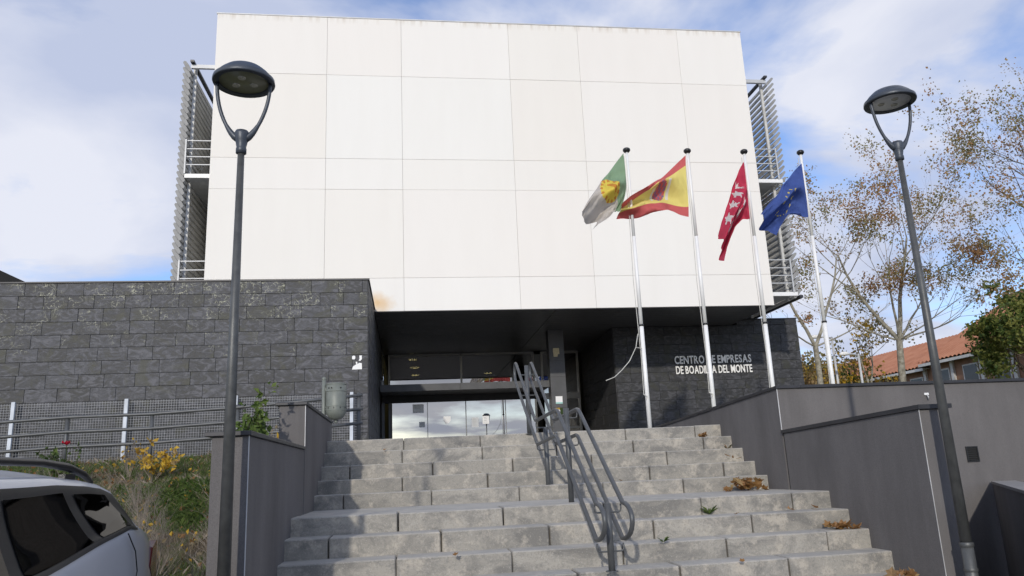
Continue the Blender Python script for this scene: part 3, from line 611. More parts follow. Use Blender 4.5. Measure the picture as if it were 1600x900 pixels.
N1 = [[(5.07, 8.60), (5.08, 8.15), (5.05, 7.65), (4.88, 7.18)], [(4.67, 8.12), (4.86, 7.8), (4.93, 7.45), (4.74, 7.13)], [(4.33, 7.68), (4.50, 7.45), (4.62, 7.25), (4.60, 7.02)], [(3.95, 7.12), (4.05, 6.98), (4.30, 6.90), (4.16, 6.68)]]
def c1(u, v):
    s = u*1.0 + .12*v
    du, dv = (u-.52)/.17, (v-.30)/.26
    r = du*du+dv*dv
    if r < 1: return 2 if r > .55 and (int(math.atan2(dv, du)*4) % 2) else (3 if r > .3 or u > .5 else 2)
    if .47 < s < .51 and v < .5: return 4
    return 0 if s < .50 else 1
flag('flag', 'green and white flag with a yellow crest, hanging in folds from the leftmost pole', N1, 0, c1, ['f_green', 'f_white', 'f_orange', 'f_gold', 'f_orange'], (.10, 1.3, 1.2))
N2 = [[(6.58, 8.57), (6.55, 8.18), (6.53, 7.42), (6.50, 7.04)], [(5.97, 8.05), (5.92, 7.84), (5.88, 7.46), (5.86, 7.12)], [(5.45, 7.68), (5.43, 7.54), (5.37, 7.34), (5.41, 7.07)], [(4.92, 7.35), (4.91, 7.27), (4.86, 7.15), (4.80, 7.01)]]
def c2(u, v):
    if v < .25 or v > .75: return 0
    du, dv = (u-.36)/.085, (v-.5)/.19
    r = max(abs(du), abs(dv))
    if du*du+dv*dv < 1: return (2 if (int(du*3+9)+int(dv*3+9)) % 2 else 3)
    if abs(abs(u-.36)-.11) < .012 and abs(v-.5) < .16: return 4
    if abs(u-.36) < .05 and .26 < v < .32: return 2
    return 1
flag('flag', 'red and yellow striped flag with coat of arms, blown left from the second pole', N2, 0, c2, ['f_red', 'f_yel', 'f_red', 'f_purple', 'f_star'], (.10, 1.5, 1.6))
N3 = [[(8.01, 8.43), (8.01, 7.94), (8.0, 7.46), (7.99, 7.0)], [(7.80, 8.0), (7.86, 7.67), (7.86, 7.31), (7.78, 6.97)], [(7.52, 7.40), (7.56, 7.16), (7.56, 6.87), (7.50, 6.59)], [(7.22, 6.62), (7.18, 6.41), (7.25, 6.18), (7.17, 5.93)]]
def star(u, v, cu, cv, ru, rv):
    x, y = (u-cu)/ru, (v-cv)/rv; r = math.hypot(x, y); a = math.atan2(y, x)+math.pi/2; a = (a+math.pi/5) % (2*math.pi/5)-math.pi/5
    return r*math.cos(a-0) < .42 or (r < 1 and abs(a) < (1-r)*.55)
def c3(u, v):
    for cu, cv in ((.30, .22), (.46, .24), (.62, .24), (.78, .26), (.40, .60), (.56, .62), (.72, .62)):
        if star(u, v, cu, cv, .065, .15): return 1
    return 0
flag('flag', 'crimson flag with white stars, hanging limp and narrow from the third pole', N3, 0, c3, ['f_crim', 'f_star'], (.12, 1.2, .6))
N4 = [[(9.47, 8.40), (9.47, 7.92), (9.47, 7.48), (9.45, 7.04)], [(9.11, 8.01), (9.10, 7.67), (9.09, 7.35), (9.08, 7.04)], [(8.73, 7.59), (8.70, 7.27), (8.74, 7.06), (8.76, 6.96)], [(8.22, 7.08), (8.30, 6.92), (8.39, 6.70), (8.44, 6.42)]]
def c4(u, v):
    for k in range(12):
        if star(u, v, .5+.15*math.cos(k*math.pi/6), .5+.26*math.sin(k*math.pi/6), .022, .045): return 1
    return 0
flag('flag', 'deep blue flag with faint gold stars, hanging in folds from the rightmost pole', N4, 0, c4, ['f_blue', 'f_gold'], (.13, 1.4, 1.0))

# ------------------------------------------------------------------ street lamps in front of the stairs
def lamp_post(x, y, hz, lens, label, rot):
    t = thing('street_lamp', (x, y, 0), label, 'street lamp', 'tall street lamps flanking the stairs'); t.rotation_euler = (0, 0, 0)
    k = .225; h = hz
    b = B(); lathe(b, [(.0, 0), (.11, 0), (.11, .02), (.075, .03), (.06, .06), (.048, .08)], 20); tube(b, [(0, 0, .05), (0, 0, .76)], .0475, 18); tube(b, [(0, 0, .76), (0, 0, h-.62)], [.044, .024], 18); part('pole', b, 'pole', t, local=True)
    b = B(); lathe(b, [(.051, .75), (.054, .755), (.054, .775), (.048, .785)], 20); part('collar', b, 'pole', t, local=True); b = B(); lathe(b, [(.051, .56), (.053, .565), (.053, .58), (.051, .585)], 20); part('collar', b, 'pole', t, local=True)
    b = B(); c, s = math.cos(rot), math.sin(rot)
    lathe(b, [(.028, h-.66), (.038, h-.655), (.038, h-.62), (.034, h-.61), (.044, h-.56), (.056, h-.505), (.045, h-.48), (0, h-.475)], 18)
    for sg_ in (-1, 1):
        pts = []
        for q in range(13):
            f = q/12; rr = .02 + .172*math.sin(f*math.pi/2)**.85; zz = h-.545+.46*f**1.25; pts.append((sg_*rr*c, sg_*rr*s, zz))
        tube(b, pts, [.030-.016*min(1, q/4) for q in range(13)], 10)
    part('yoke', b, 'lamp', t, local=True)
    b = B(); lathe(b, [(.178, h-.088), (.222, h-.095), (.226, h-.085), (.222, h-.06), (.205, h-.045), (.18, h-.015), (.14, h+.02), (.08, h+.042), (0, h+.050)], 36); lathe(b, [(.178, h-.088), (.176, h-.078)], 36); part('lamp_shade', b, 'lamp', t, local=True)
    lp = (lambda b: (lathe(b, [(0, h-.083), (.1765, h-.083), (.1765, h-.078), (0, h-.078)], 36), part('lens_plate', b, lens, t, local=True))[1])(B())
    for a in (rot+.5, rot+2.6, rot+4.7):
        b = B(); lathe(b, [(0, -.006), (.012, -.008), (.02, -.002), (.026, -.008), (.03, 0)], 16, (.075*math.cos(a), .075*math.sin(a), h-.084)); part('led_module', b, 'led', lp, local=True)
    return t
lamp_post(-1.185, 5.45, 4.515, 'lens2', 'tall dark street lamp with an olive lens under its round head, left of the stairs', .0)
lamp_post(4.47, 5.98, 4.755, 'lens', 'tall dark street lamp with round pale lens head, right of the stairs', .0)

# ------------------------------------------------------------------ handrail
hr = thing('handrail', (1.7, 8.4, 0), 'grey double tubular handrail with looped ends running down the middle of the stairs', 'handrail')
for y, z0, z1 in ((10.82, 2.0, 2.97), (9.53, 1.15, 2.02), (8.20, 1.15, 2.14), (6.69, .64, 1.20)):
    b = B(); tube(b, [(1.7, y, z0), (1.7, y, z1)], .029, 14); lathe(b, [(.036, 0), (.055, .0), (.055, .006), (.036, .008)], 16, (1.7, y, z0+.002)); part('post', b, 'rail', hr)
def arc(P0, P1, out, n=10):   # U-turn loop from P0 to P1 bulging along out
    P0, P1, out = Vector(P0), Vector(P1), Vector(out); m = (P0+P1)/2; a = (P0-P1)/2
    return [m + a*math.cos(math.pi*i/n) + out*math.sin(math.pi*i/n) for i in range(n+1)]
def round_path(P, r=.09, n=5):
    P = [Vector(p) for p in P]; out = [P[0]]
    for i in range(1, len(P)-1):
        a, c = (P[i-1]-P[i]), (P[i+1]-P[i]); rr = min(r, a.length*.45, c.length*.45); p0 = P[i]+a.normalized()*rr; p1 = P[i]+c.normalized()*rr
        for k in range(n+1):
            f = k/n; out.append(p0*(1-f)**2 + P[i]*2*f*(1-f) + p1*f*f)
    return out + [P[-1]]
for x in (1.585, 1.815):
    top = [(x, 11.02, 3.02), (x, 9.56, 2.10), (x, 8.12, 2.125), (x, 6.62, 1.205)]; low = [(x, 6.70, .905), (x, 8.25, 1.86), (x, 9.50, 1.81), (x, 11.10, 2.745)]
    lo = arc(top[-1], low[0], (0, -.30, .0)); hi = arc(low[-1], top[0], (0, .16, .08))
    path = round_path(top[:-1]+[top[-1]])[:-1] + lo + round_path(low)[1:-1] + hi[:-1]
    b = B(); tube(b, path + [path[0], path[1]], .0205, 12, False); part('rail', b, 'rail', hr)
for y, zz in ((10.82, (2.89, 2.60)), (9.53, (2.07, 1.80)), (8.20, (2.09, 1.80)), (6.69, (1.18, .86))):
    for z in zz:
        b = B(); tube(b, round_path([(1.585, y, z+.01), (1.585, y, z-.055), (1.815, y, z-.055), (1.815, y, z+.01)], .035), .0075, 6); part('bracket', b, 'rail', hr)

# ------------------------------------------------------------------ mesh fence, ramp railing, bin
mf = thing('mesh_fence', (-5, 16.8, 2), 'pale wire mesh fence with flat white-blue posts standing against the slate wing', 'fence')
b = B(); x = -12.6
while x < -.98: box(b, x, x+.0055, 16.846, 16.852, 1.98, 3.28); x += .052
z = 2.0
while z < 3.29: box(b, -12.6, -.98, 16.838, 16.8445, z, z+.0055); z += .052
tag(part('wire_mesh', b, 'wire', mf), kind='stuff')
for x in (-10.1, -7.88, -5.72, -3.55, -1.17):
    b = bevel(bx(x-.036, x+.036, 16.78, 16.83, 1.95, 3.31), .004); part('post', b, 'fpost', mf)
rr_ = thing('ramp_railing', (-4, 14, 2), 'grey three-bar railing climbing gently along the ramp above the planting bed', 'railing')
RX = [(-11, 2.52), (-7.2, 2.655), (-5.70, 2.725), (-4.34, 2.735), (-2.93, 2.80), (-1.9, 2.865), (-.78, 2.95)]
for o_ in (0, -.245, -.49):
    b = B(); tube(b, [(x, 14, z+o_) for x, z in RX], .029, 10); part('rail', b, 'rail', rr_)
for i, (x, z) in enumerate(RX[1:-1]+[(-.85, 2.95)]):
    b = B(); tube(b, [(x, 14.03, z-1.05), (x, 14.03, z+.045)], .036, 10); part('post', b, 'rail', rr_)
bn = thing('litter_bin', (-1.16, 13, 2), 'round-bottomed sage green litter bin on a post beside the top of the stairs', 'litter bin')
b = B(); tube(b, [(-1.355, 13, 1.98), (-1.355, 13, 3.12)], .034, 12); lathe(b, [(.036, 0), (.036, .03), (.0, .045)], 12, (-1.355, 13, 3.12)); part('post', b, 'bin', bn)
b = B(); lathe(b, [(.0, .0), (.07, .012), (.12, .05), (.158, .11), (.165, .16), (.165, .60), (.150, .605), (.150, .35), (.0, .34)], 28, (-1.155, 13, 2.445))
body = part('bin_body', b, 'bin', bn)
b = B()
for z in (.16, .225, .47, .585): lathe(b, [(.165, z-.006), (.170, z-.004), (.170, z+.004), (.165, z+.006)], 28, (-1.155, 13, 2.445))
part('hoop', b, 'bin', body)
b = B()
for a in range(0, 360, 36): c, s = math.cos(R(a+10)), math.sin(R(a+10)); tube(b, [(-1.155+.167*c, 13+.167*s, 2.63), (-1.155+.167*c, 13+.167*s, 2.655)], .006, 5)
for a in (230, 248, 300): c, s = math.cos(R(a)), math.sin(R(a)); tube(b, [(-1.155+.16*c, 13+.16*s, 2.965), (-1.155+.172*c, 13+.172*s, 2.965)], .012, 8)
part('slot', b, 'black', body)
b = B(); box(b, -1.33, -1.31, 12.98, 13.02, 2.62, 2.67); box(b, -1.33, -1.31, 12.98, 13.02, 2.93, 2.98); tube(b, [(-1.155, 13, 2.40), (-1.155, 13, 2.45)], .025, 8); part('clamp', b, 'bin', bn)

# ------------------------------------------------------------------ car
cr_ = thing('parked_car', (-2.62, 3.9, 0), 'silver hatchback with black roof rails and dark windows parked at the lower left', 'car')
cxm, hw = -2.575, .885
def prof(t):    # t metres forward from the tail -> (belt z, roof z, half width factor)
    def lerp(T, x):
        for (a, va), (c, vc) in zip(T, T[1:]):
            if x <= c: f = (x-a)/(c-a); f = f*f*(3-2*f)*.35+f*.65; return va+(vc-va)*f
        return T[-1][1]
    belt = lerp([(0, 1.02), (.06, 1.10), (.3, 1.235), (.62, 1.275), (1.0, 1.235), (1.9, 1.12), (2.9, 1.03), (3.3, 1.0), (3.7, .93), (4.05, .80), (4.2, .62)], t)
    roof = lerp([(0, 1.02), (.06, 1.10), (.3, 1.24), (.40, 1.275), (.48, 1.39), (.58, 1.51), (.74, 1.555), (1.0, 1.58), (1.4, 1.60), (2.0, 1.60), (2.6, 1.55), (3.0, 1.33), (3.35, 1.05), (3.7, .95), (4.05, .82), (4.2, .64)], t)
    wdt = lerp([(0, .80), (.06, .86), (.3, .955), (.7, .99), (1.4, 1.0), (3.2, 1.0), (3.8, .95), (4.1, .82), (4.2, .70)], t)
    return belt, max(roof, belt+.005), wdt
TS = [0, .04, .12, .22, .32, .39, .43, .48, .53, .58, .66, .74, .86, 1.0, 1.2, 1.5, 1.9, 2.3, 2.6, 2.85, 3.1, 3.3, 3.6, 3.85, 4.05, 4.16, 4.2]
def ring(t):
    be, ro, w = prof(t); H = hw*w; g = min(1, (ro-be)/.28)
    P = [(H*.88, .22), (H*.97, .34), (H*1.0, .62), (H*1.005, .80), (H*.985, be-.10), (H*.955, be-.012)]
    P += [(H*(.95-.04*g), be+(ro-be)*.12), (H*(.945-.12*g), be+(ro-be)*.5), (H*(.94-.17*g), be+(ro-be)*.85), (H*(.93-.20*g), be+(ro-be)*.95), (H*(.84-.20*g), ro-.005*g), (H*.40, ro+.035), (0, ro+.045)]
    return P
def cr4(a, b_, c, d, f): return .5*((2*b_)+(-a+c)*f+(2*a-5*b_+4*c-d)*f*f+(-a+3*b_-3*c+d)*f**3)
def ring_at(t, q):      # q = position along the ring's control points 0..12
    P = ring(t); i = min(int(q), 11); f = q-i; g = lambda k: P[max(0, min(12, k))]
    return tuple(cr4(g(i-1)[n], g(i)[n], g(i+1)[n], g(i+2)[n], f) for n in (0, 1))
YY = lambda t: 5.97-t+max(0, .3-t)*1.1
TF = []
for a, c in zip(TS, TS[1:]):
    k = max(1, int((c-a)/.06)); TF += [a+(c-a)*i/k for i in range(k)]
TF.append(TS[-1]); QF = [i/4 for i in range(49)]
b = B(); rings = []
for t in TF:
    P = [ring_at(t, q) for q in QF]; rings.append([b.verts.new((cxm+x, YY(t), z)) for x, z in P] + [b.verts.new((cxm-x, YY(t), z)) for x, z in reversed(P[:-1])])
n_ = len(rings[0])
for i in range(len(TF)-1):
    tm = (TF[i]+TF[i+1])/2
    for k in range(n_-1):
        f = b.faces.new((rings[i][k], rings[i+1][k], rings[i+1][k+1], rings[i][k+1])); f.smooth = True
        band = min(k, n_-2-k)/4
        f.material_index = 1 if (5 <= band < 8 and .43 < tm < 3.3) else 0
b.faces.new(rings[0]); b.faces.new(rings[-1][::-1])
bo = part('body', b, ['paint', 'cglass'], cr_)
def side_pt(t, f, off, sgn=1):    # f 0..1 belt->roof edge
    x, z = ring_at(t, 5+f*3); return (cxm+sgn*(x+off), 5.97-t, z)
def side_panel(name, T0b, T1b, T0t, T1t, f0, f1, off, m, parent, sgn=1):
    b = B(); N = 14; G = []
    for i in range(N+1):
        row = []
        for j in range(9):
            f = f0+(f1-f0)*j/8; q = j/8; t = (T0b+(T0t-T0b)*q)*(1-i/N) + (T1b+(T1t-T1b)*q)*(i/N); row.append(b.verts.new(side_pt(t, f, off, sgn)))
        G.append(row)
    for i in range(N):
        for j in range(8): b.faces.new((G[i][j], G[i+1][j], G[i+1][j+1], G[i][j+1])).smooth = True
    return part(name, b, m, parent)
M_['cwin'] = mat_glass('car_window_glass', 0.05, (0.03, 0.03, 0.03), 0.02)
for sgn in (1, -1):
    side_panel('side_window', .53, 1.06, .72, 1.20, .14, .86, .006, 'cwin', cr_, sgn); side_panel('side_window', 1.20, 1.98, 1.34, 1.98, .12, .88, .006, 'cwin', cr_, sgn); side_panel('side_window', 2.10, 2.95, 2.10, 2.62, .12, .88, .006, 'cwin', cr_, sgn)
    side_panel('belt_trim', .46, 3.1, .46, 3.1, -.03, .10, .009, 'black', cr_, sgn)
    b = B(); X = cxm+sgn*.60; tube(b, [(X, 5.97-.68, 1.55), (X, 5.97-.82, 1.60), (X, 5.97-1.05, 1.64), (X, 5.97-1.4, 1.66), (X, 5.97-2.3, 1.66), (X, 5.97-2.6, 1.625), (X, 5.97-2.68, 1.56)], [.012, .022, .024, .021, .021, .02, .012], 10)
    box(b, X-.018, X+.018, 5.97-1.12, 5.97-.98, 1.53, 1.60); box(b, X-.018, X+.018, 5.97-2.5, 5.97-2.38, 1.54, 1.62); part('roof_rail', b, 'black', cr_)
    b = B(); pts = [(cxm+sgn*(hw*.985+.002), 5.97-.78, 1.235), (cxm+sgn*(hw*.995+.004), 5.97-.66, 1.12), (cxm+sgn*(hw*1.0+.004), 5.97-.62, 1.0), (cxm+sgn*(hw*1.0+.006), 5.97-.70, .82), (cxm+sgn*(hw*1.0+.004), 5.97-.92, .55)]
    tube(b, pts, .004, 5); part('door_seam', b, 'black', cr_); b = B(); tube(b, [(cxm+sgn*(hw+.004), 5.97-2.04, z) for z in (.4, .7, 1.0)], .004, 5); part('door_seam', b, 'black', cr_)
    b = B(); P = [(.015, .92), (.02, 1.10), (.10, 1.135), (.20, 1.10), (.24, .98), (.16, .86), (.06, .83)]
    for s_, q in ((0, .74), ):
        vs = []; 
        for tt, zz in P:
            be, ro, w_ = prof(max(tt, .01)); vs.append((cxm+sgn*(hw*w_*.985+.012), YY(tt)+.015, zz))
        vi = [(x-sgn*.10, y-.03, z) for x, y, z in vs]; A_ = [b.verts.new(v) for v in vs]; C_ = [b.verts.new(v) for v in vi]
        b.faces.new(A_); b.faces.new(C_[::-1])
        for i in range(len(A_)): b.faces.new((A_[i], C_[i], C_[(i+1) % len(A_)], A_[(i+1) % len(A_)]))
    part('tail_light', bevel(b, .008, 2), 'tail', cr_)
    part('door_handle', bevel(bx(cxm+sgn*hw*.99-.01, cxm+sgn*hw*.99+.035, 5.97-1.42, 5.97-1.24, .985, 1.015), .008, 2), 'paint', cr_)
    for y in (5.97-.78, 5.97-3.35):
        wo_ = part('wheel', (lambda b: (lathe(b, [(.22, -.1), (.30, -.105), (.325, -.08), (.325, .08), (.30, .105), (.22, .1)], 32), bmesh.ops.rotate(b, verts=b.verts[:], cent=(0, 0, 0), matrix=Matrix.Rotation(R(90), 3, 'Y')), bmesh.ops.translate(b, verts=b.verts[:], vec=(cxm+sgn*.785, y, .325)), b)[3])(B()), 'rubber', cr_)
        b = B(); lathe(b, [(0, -.03), (.05, -.03), (.06, -.05), (.19, -.06), (.225, -.09), (.225, .09), (0, .08)], 20); bmesh.ops.rotate(b, verts=b.verts[:], cent=(0, 0, 0), matrix=Matrix.Rotation(R(90 if sgn < 0 else -90), 3, 'Y')); bmesh.ops.translate(b, verts=b.verts[:], vec=(cxm+sgn*.80, y, .325)); part('rim', b, 'alu', wo_)
b = B(); tw = [(cxm-.60, 5.97-.41, 1.31), (cxm+.60, 5.97-.41, 1.31), (cxm+.52, 5.97-.56, 1.49), (cxm-.52, 5.97-.56, 1.49)]; vs = [b.verts.new((x, y+.02, z+.015)) for x, y, z in tw]; b.faces.new(vs); bmesh.ops.solidify(b, geom=b.faces[:], thickness=.004); part('rear_window', b, 'cwin', cr_)
part('rear_bumper', bevel(bx(cxm-.80, cxm+.80, 6.22, 6.36, .30, .58), .04, 3), 'paint', cr_)
part('number_plate', bevel(bx(cxm-.26, cxm+.26, 6.302, 6.315, .80, .91), .003), 'paper', cr_)

# ------------------------------------------------------------------ trees and planting
def rv(r): return Vector((r.gauss(0, 1), r.gauss(0, 1), r.gauss(0, 1))).normalized()
def add_leaf(V, F, MI, p, s, r, mi, fold=True):
    a = rv(r); b_ = a.cross(rv(r)).normalized(); n = len(V); c = a.cross(b_)*s*.18
    V += [p - a*s*.5, p + b_*s*.36 + c, p + a*s*.55, p - b_*s*.36 + c]; F.append((n, n+1, n+2, n+3)); MI.append(mi)
def grow(bmT, bmW, tips, p, d, L, rad, lev, maxlev, r, up_=.12, spread=.8, n=5, thick=2):
    seg = L/n; pts = [p.copy()]; rs = [rad]; dd = d.normalized()
    for i in range(n):
        dd = (dd + rv(r)*.13 + Vector((0, 0, up_))*.5*(1 if lev else .3)).normalized(); p = p + dd*seg; pts.append(p.copy()); rs.append(max(rad*(1-.62*(i+1)/n), min(.004, rad*.6)))
        if lev < maxlev and i >= (1 if lev else 2):
            for _ in range(r.choice((1, 1, 2)) if lev < maxlev-1 else 2):
                ax = dd.cross(rv(r)).normalized(); nd = (dd*math.cos(spread*r.uniform(.7, 1.15)) + ax*math.sin(spread*r.uniform(.7, 1.15))).normalized()
                grow(bmT, bmW, tips, p, nd, L*r.uniform(.48, .68), rs[-1]*.62, lev+1, maxlev, r, up_, spread, max(3, n-1), thick)
        if lev >= maxlev-2 and (lev >= maxlev-1 or i > 1): tips.append((p.copy(), lev))
    tube(bmT if lev < thick else bmW, pts, rs, 8 if lev < 1 else 5 if lev < thick else 3, False)
def tree(label, base, limbs, trunk, leaves, lsize, mats, seed, maxlev=4, up_=.1, spread=.75, barkm='bark', cat='tree', grp=None, name='plane_tree', scatter=.25, twigm='twig', clump=None):
    r = random.Random(seed); t = thing(name, base, label, cat, grp); bT, bW = B(), B(); tips = []; bp = Vector(base)
    if trunk:
        H, rad, lean = trunk; pts = [bp + Vector((lean[0]*f + .05*math.sin(f*5+seed), lean[1]*f, H*f)) for f in [i/7 for i in range(8)]]
        tube(bT, [bp+Vector((0, 0, -.2))]+pts, [rad*1.35]+[rad*(1.12-.3*i/7) for i in range(8)], 10, False); top = pts[-1]
    else: top = bp
    for (dx, dy, dzz), L, rad in limbs: grow(bT, bW, tips, top, Vector((dx, dy, dzz)), L, rad, 0 if trunk else 1, maxlev, r, up_, spread)
    part('trunk' if trunk else 'stem', bT, barkm, t, recalc=False)
    V, F, MI = [], [], []
    for k in range(leaves):
        p, lev = r.choice(tips)
        if clump and mn.noise(p*clump[0]) < clump[1]: continue
        q = p + rv(r)*r.random()*scatter; x = mn.noise(q*.55+Vector((seed, 0, 0)))
        mi = 1 + (0 if x > .12 else 1 if x > -.15 else 2) if r.random() < .75 else 1+r.randrange(3)
        add_leaf(V, F, MI, q-bp, lsize*r.uniform(.6, 1.25), r, mi)
    bmesh.ops.translate(bW, verts=bW.verts[:], vec=-bp); wm_ = bpy.data.meshes.new('crown'); me = wm_; bW.to_mesh(me); bW.free()
    n0 = len(me.vertices); W_ = [v.co.copy() for v in me.vertices]; WF = [tuple(p.vertices) for p in me.polygons]
    me2 = bpy.data.meshes.new('crown'); me2.from_pydata(W_ + V, [], WF + [tuple(i+n0 for i in f) for f in F])
    for m in (twigm,) + mats: me2.materials.append(M_[m])
    me2.polygons.foreach_set('material_index', [0]*len(WF) + MI); me2.update(); bpy.data.meshes.remove(me)
    link('crown', me2, t); return t
PL = ('l1', 'l2', 'l3')
TG = 'plane trees with thin rust-brown autumn leaves'
tree('pale-trunked plane tree with forked trunk and sparse rust leaves behind the right lamp post', (20.75, 30, 1.95), [((-.7, .1, 1), 4.4, .095), ((.14, -.1, 1), 4.5, .105), ((.75, .25, .8), 3.9, .06), ((-.3, -.4, 1), 3.6, .06), ((1, .0, .3), 3.3, .045), ((-1, .2, .35), 3.3, .045), ((.3, -.8, .4), 3.0, .04)], (4.3, .155, (.15, 0)), 13500, .105, PL, 21, grp=TG, spread=.58, scatter=.5, up_=.24, clump=(1.0, -.25))
tree('slimmer plane tree with rusty leaves between the blue flag and the white block', (16.9, 30, 1.95), [((-.35, .1, 1), 4.0, .08), ((.4, 0, 1), 4.0, .08), ((.9, .1, .4), 2.8, .04), ((-.8, -.3, .4), 2.6, .04)], (4.1, .13, (.2, 0)), 10500, .105, PL, 5, grp=TG, spread=.6, scatter=.45, up_=.22, clump=(1.0, -.15))
tree('large plane tree reaching in from the right edge of the photo with brown leaves', (24.0, 22, 1.95), [((-.6, .1, .85), 4.2, .12), ((-.35, -.1, 1), 4.6, .12), ((.5, .2, 1), 4.0, .11), ((-1, .1, .22), 3.4, .06), ((-.9, -.4, .5), 3.6, .06)], (4.6, .2, (-.2, 0)), 12000, .085, PL, 33, grp=TG, spread=.6, up_=.2, scatter=.42, clump=(1.1, -.22))
tree('small thin young tree with few leaves beside the far street lamp', (21.2, 33, 1.95), [((-.2, 0, 1), 2.4, .05), ((.3, .1, 1), 2.1, .05)], (2.4, .07, (0, 0)), 900, .13, ('l2', 'l3', 'y1'), 9, maxlev=3, name='young_tree')
for i, (x, y, h, ms, lb) in enumerate(((17.6, 34, 1.5, ('l3', 'y1', 'l2'), 'orange and olive bush behind the right wall, left of the far street lamp'), (20.4, 36, 1.6, ('l3', 'g2', 'y1'), 'olive green bush behind the right wall by the far street lamp'), (22.0, 36, 1.7, ('l2', 'y1', 'l3'), 'ochre bush behind the right wall, right of the far street lamp'), (19.0, 36, 1.2, ('l1', 'l3', 'y1'), 'low rusty bush behind the right wall next to the rightmost flagpole'))):
    tree(lb, (x, y, 1.95), [((math.cos(a)*.55, math.sin(a)*.55, 1), h*1.15+.8, .03) for a in (0, 1.3, 2.5, 3.8, 5)], None, 4200, .17, ms, 60+i, maxlev=3, cat='bush', name='bush', scatter=.42, up_=.12, grp='autumn bushes behind the right wall')
tree('dense green and yellowing willow-like tree at the right edge in front of the houses', (28.5, 30.5, 1.95), [((-.8, 0, 1), 2.6, .12), ((-.2, .4, 1), 2.9, .12), ((.4, -.3, 1), 3.0, .12), ((.6, .3, .9), 2.8, .1)], (1.4, .2, (0, 0)), 15000, .21, ('w1', 'w2', 'w1'), 44, maxlev=4, name='willow_tree', scatter=.6, up_=-.02, spread=.8, barkm='twig', clump=(.9, -.12))
for x, y, lb in ((24.6, 32, 'small bush with bright yellow leaves below the orange roofs, right of the lamp post'), (27.0, 33, 'yellow and orange leafy bush below the willow-like tree')):
    tree(lb, (x, y, 1.95), [((math.cos(a)*.5, math.sin(a)*.5, 1), 1.35, .03) for a in (0, 1.6, 3, 4.5)], None, 260, .22, ('y1', 'l2', 'l2'), 71, maxlev=3, cat='bush', name='bush', scatter=.2)

# far street lamps
for (x, y, h, ln, lb) in ((18.95, 30, 3.75, -.55, 'short pale street lamp with a stub arm behind the right wall'), (18.75, 31.5, 4.75, -.65, 'taller pale street lamp head peeping left of the stub lamp, behind the right wall')):
    t = thing('street_lamp', (x, y, 1.95), lb, 'street lamp')
    b = B(); tube(b, [(0, 0, 0), (0, 0, h)], [.07, .045], 8); tube(b, [(0, 0, h-.05), (ln*.5, 0, h), (ln, 0, h+.02)], .03, 6); part('pole', b, 'offwhite', t, local=True)
    b = B(); tube(b, [(ln*.7, 0, h+.0), (ln*1.0, 0, h+.03), (ln*1.35, 0, h+.02), (ln*1.55, 0, h)], [.04, .09, .09, .03], 8); part('head', b, 'white', t, local=True)
t = thing('overhead_wire', (31, 41, 9), 'two thin overhead wires crossing the sky above the orange roofs at right', 'wire')
for dzz in (0, .42):
    b = B(); P = []
    for i in range(11): f = i/10; P.append((28.0+12*f, 41-2*f, 8.3+4.5*f+dzz-.8*f*(1-f))); 
    tube(b, P, .011, 4); part('cable', b, 'black', t)

# ------------------------------------------------------------------ houses
def tiled_roof(name, parent, x0, x1, xr, y0, y1, ze, zr):
    """gable roof, ridge along y: rolled tile rows as real ridges"""
    b = B(); n = max(4, int((y1-y0)/.34)); st_ = (y1-y0)/n
    for i in range(n):
        a, c = y0+i*st_, y0+(i+1)*st_; m = (a+c)/2; k = 9; prev = None
        for side in (0, 1):
            xe = x0 if side == 0 else x1; prev = None
            for q in range(k+1):
                f = q/k; x = xe+(xr-xe)*f; z = ze+(zr-ze)*f
                row = [b.verts.new((x, yy, z+o_)) for yy, o_ in ((a, -.03), (a+st_*.25, .04), (m, .07), (a+st_*.75, .04), (c, -.03))]
                if prev:
                    for w_ in range(4): b.faces.new((prev[w_], prev[w_+1], row[w_+1], row[w_]))
                prev = row
    rf = tag(part(name, b, 'roof', parent, recalc=False)); return rf
def house(y0, y1, xw, depth, ze, zr, label, chim=None, wallm='hbrick'):
    t = thing('house', (xw+depth/2, (y0+y1)/2, 1.95), label, 'house', 'row of houses with terracotta roofs')
    part('wall', bx(xw, xw+depth, y0+.02, y1-.02, 1.95, ze-.02), wallm, t)
    for yy in (y0+.03, y1-.06):
        b = B(); prism(b, [(xw, ze-.02), (xw+depth, ze-.02), (xw+depth/2, zr-.12)], 1, yy, yy+.03); part('gable', b, wallm, t)
    rf = tiled_roof('roof', t, xw-.65, xw+depth+.65, xw+depth/2, y0-.15, y1+.15, ze, zr); rf['kind'] = 'stuff'
    b = B(); box(b, xw-.62, xw-.50, y0-.15, y1+.15, ze-.22, ze-.06); part('gutter', b, 'hwhite', t)
    b = B(); box(b, xw-.49, xw-.002, y0-.1, y1+.1, ze-.10, ze-.06); part('eaves', b, 'hwhite', t)
    y = y0+.5
    while y < y1-1.0:
        for z0 in (ze-1.75, ze-4.2):
            w_ = part('window', bx(xw-.05, xw-.003, y+.3, y+1.5, z0, z0+1.25), 'hwhite', t); part('pane', bx(xw-.058, xw-.051, y+.38, y+1.42, z0+.08, z0+1.17), 'hglass', w_)
        part('pilaster', bx(xw-.14, xw-.002, y-.16, y+.08, 1.95, ze-.11), 'hwhite', t); y += 2.3
    b = B(); box(b, xw-.45, xw-.141, y0+.2, y1-.2, ze-2.75, ze-2.6); box(b, xw-.45, xw-.41, y0+.2, y1-.2, ze-2.599, ze-2.0); part('balcony', b, 'hwhite', t)
    if chim:
        c = part('chimney', bx(chim[0], chim[0]+1.1, chim[1], chim[1]+1.0, zr-1.2, zr+.35), 'hbrick', rf)
house(42.5, 60, 31.4, 8.6, 6.55, 8.9, 'long low brick house with terracotta roof seen behind the right lamp post')
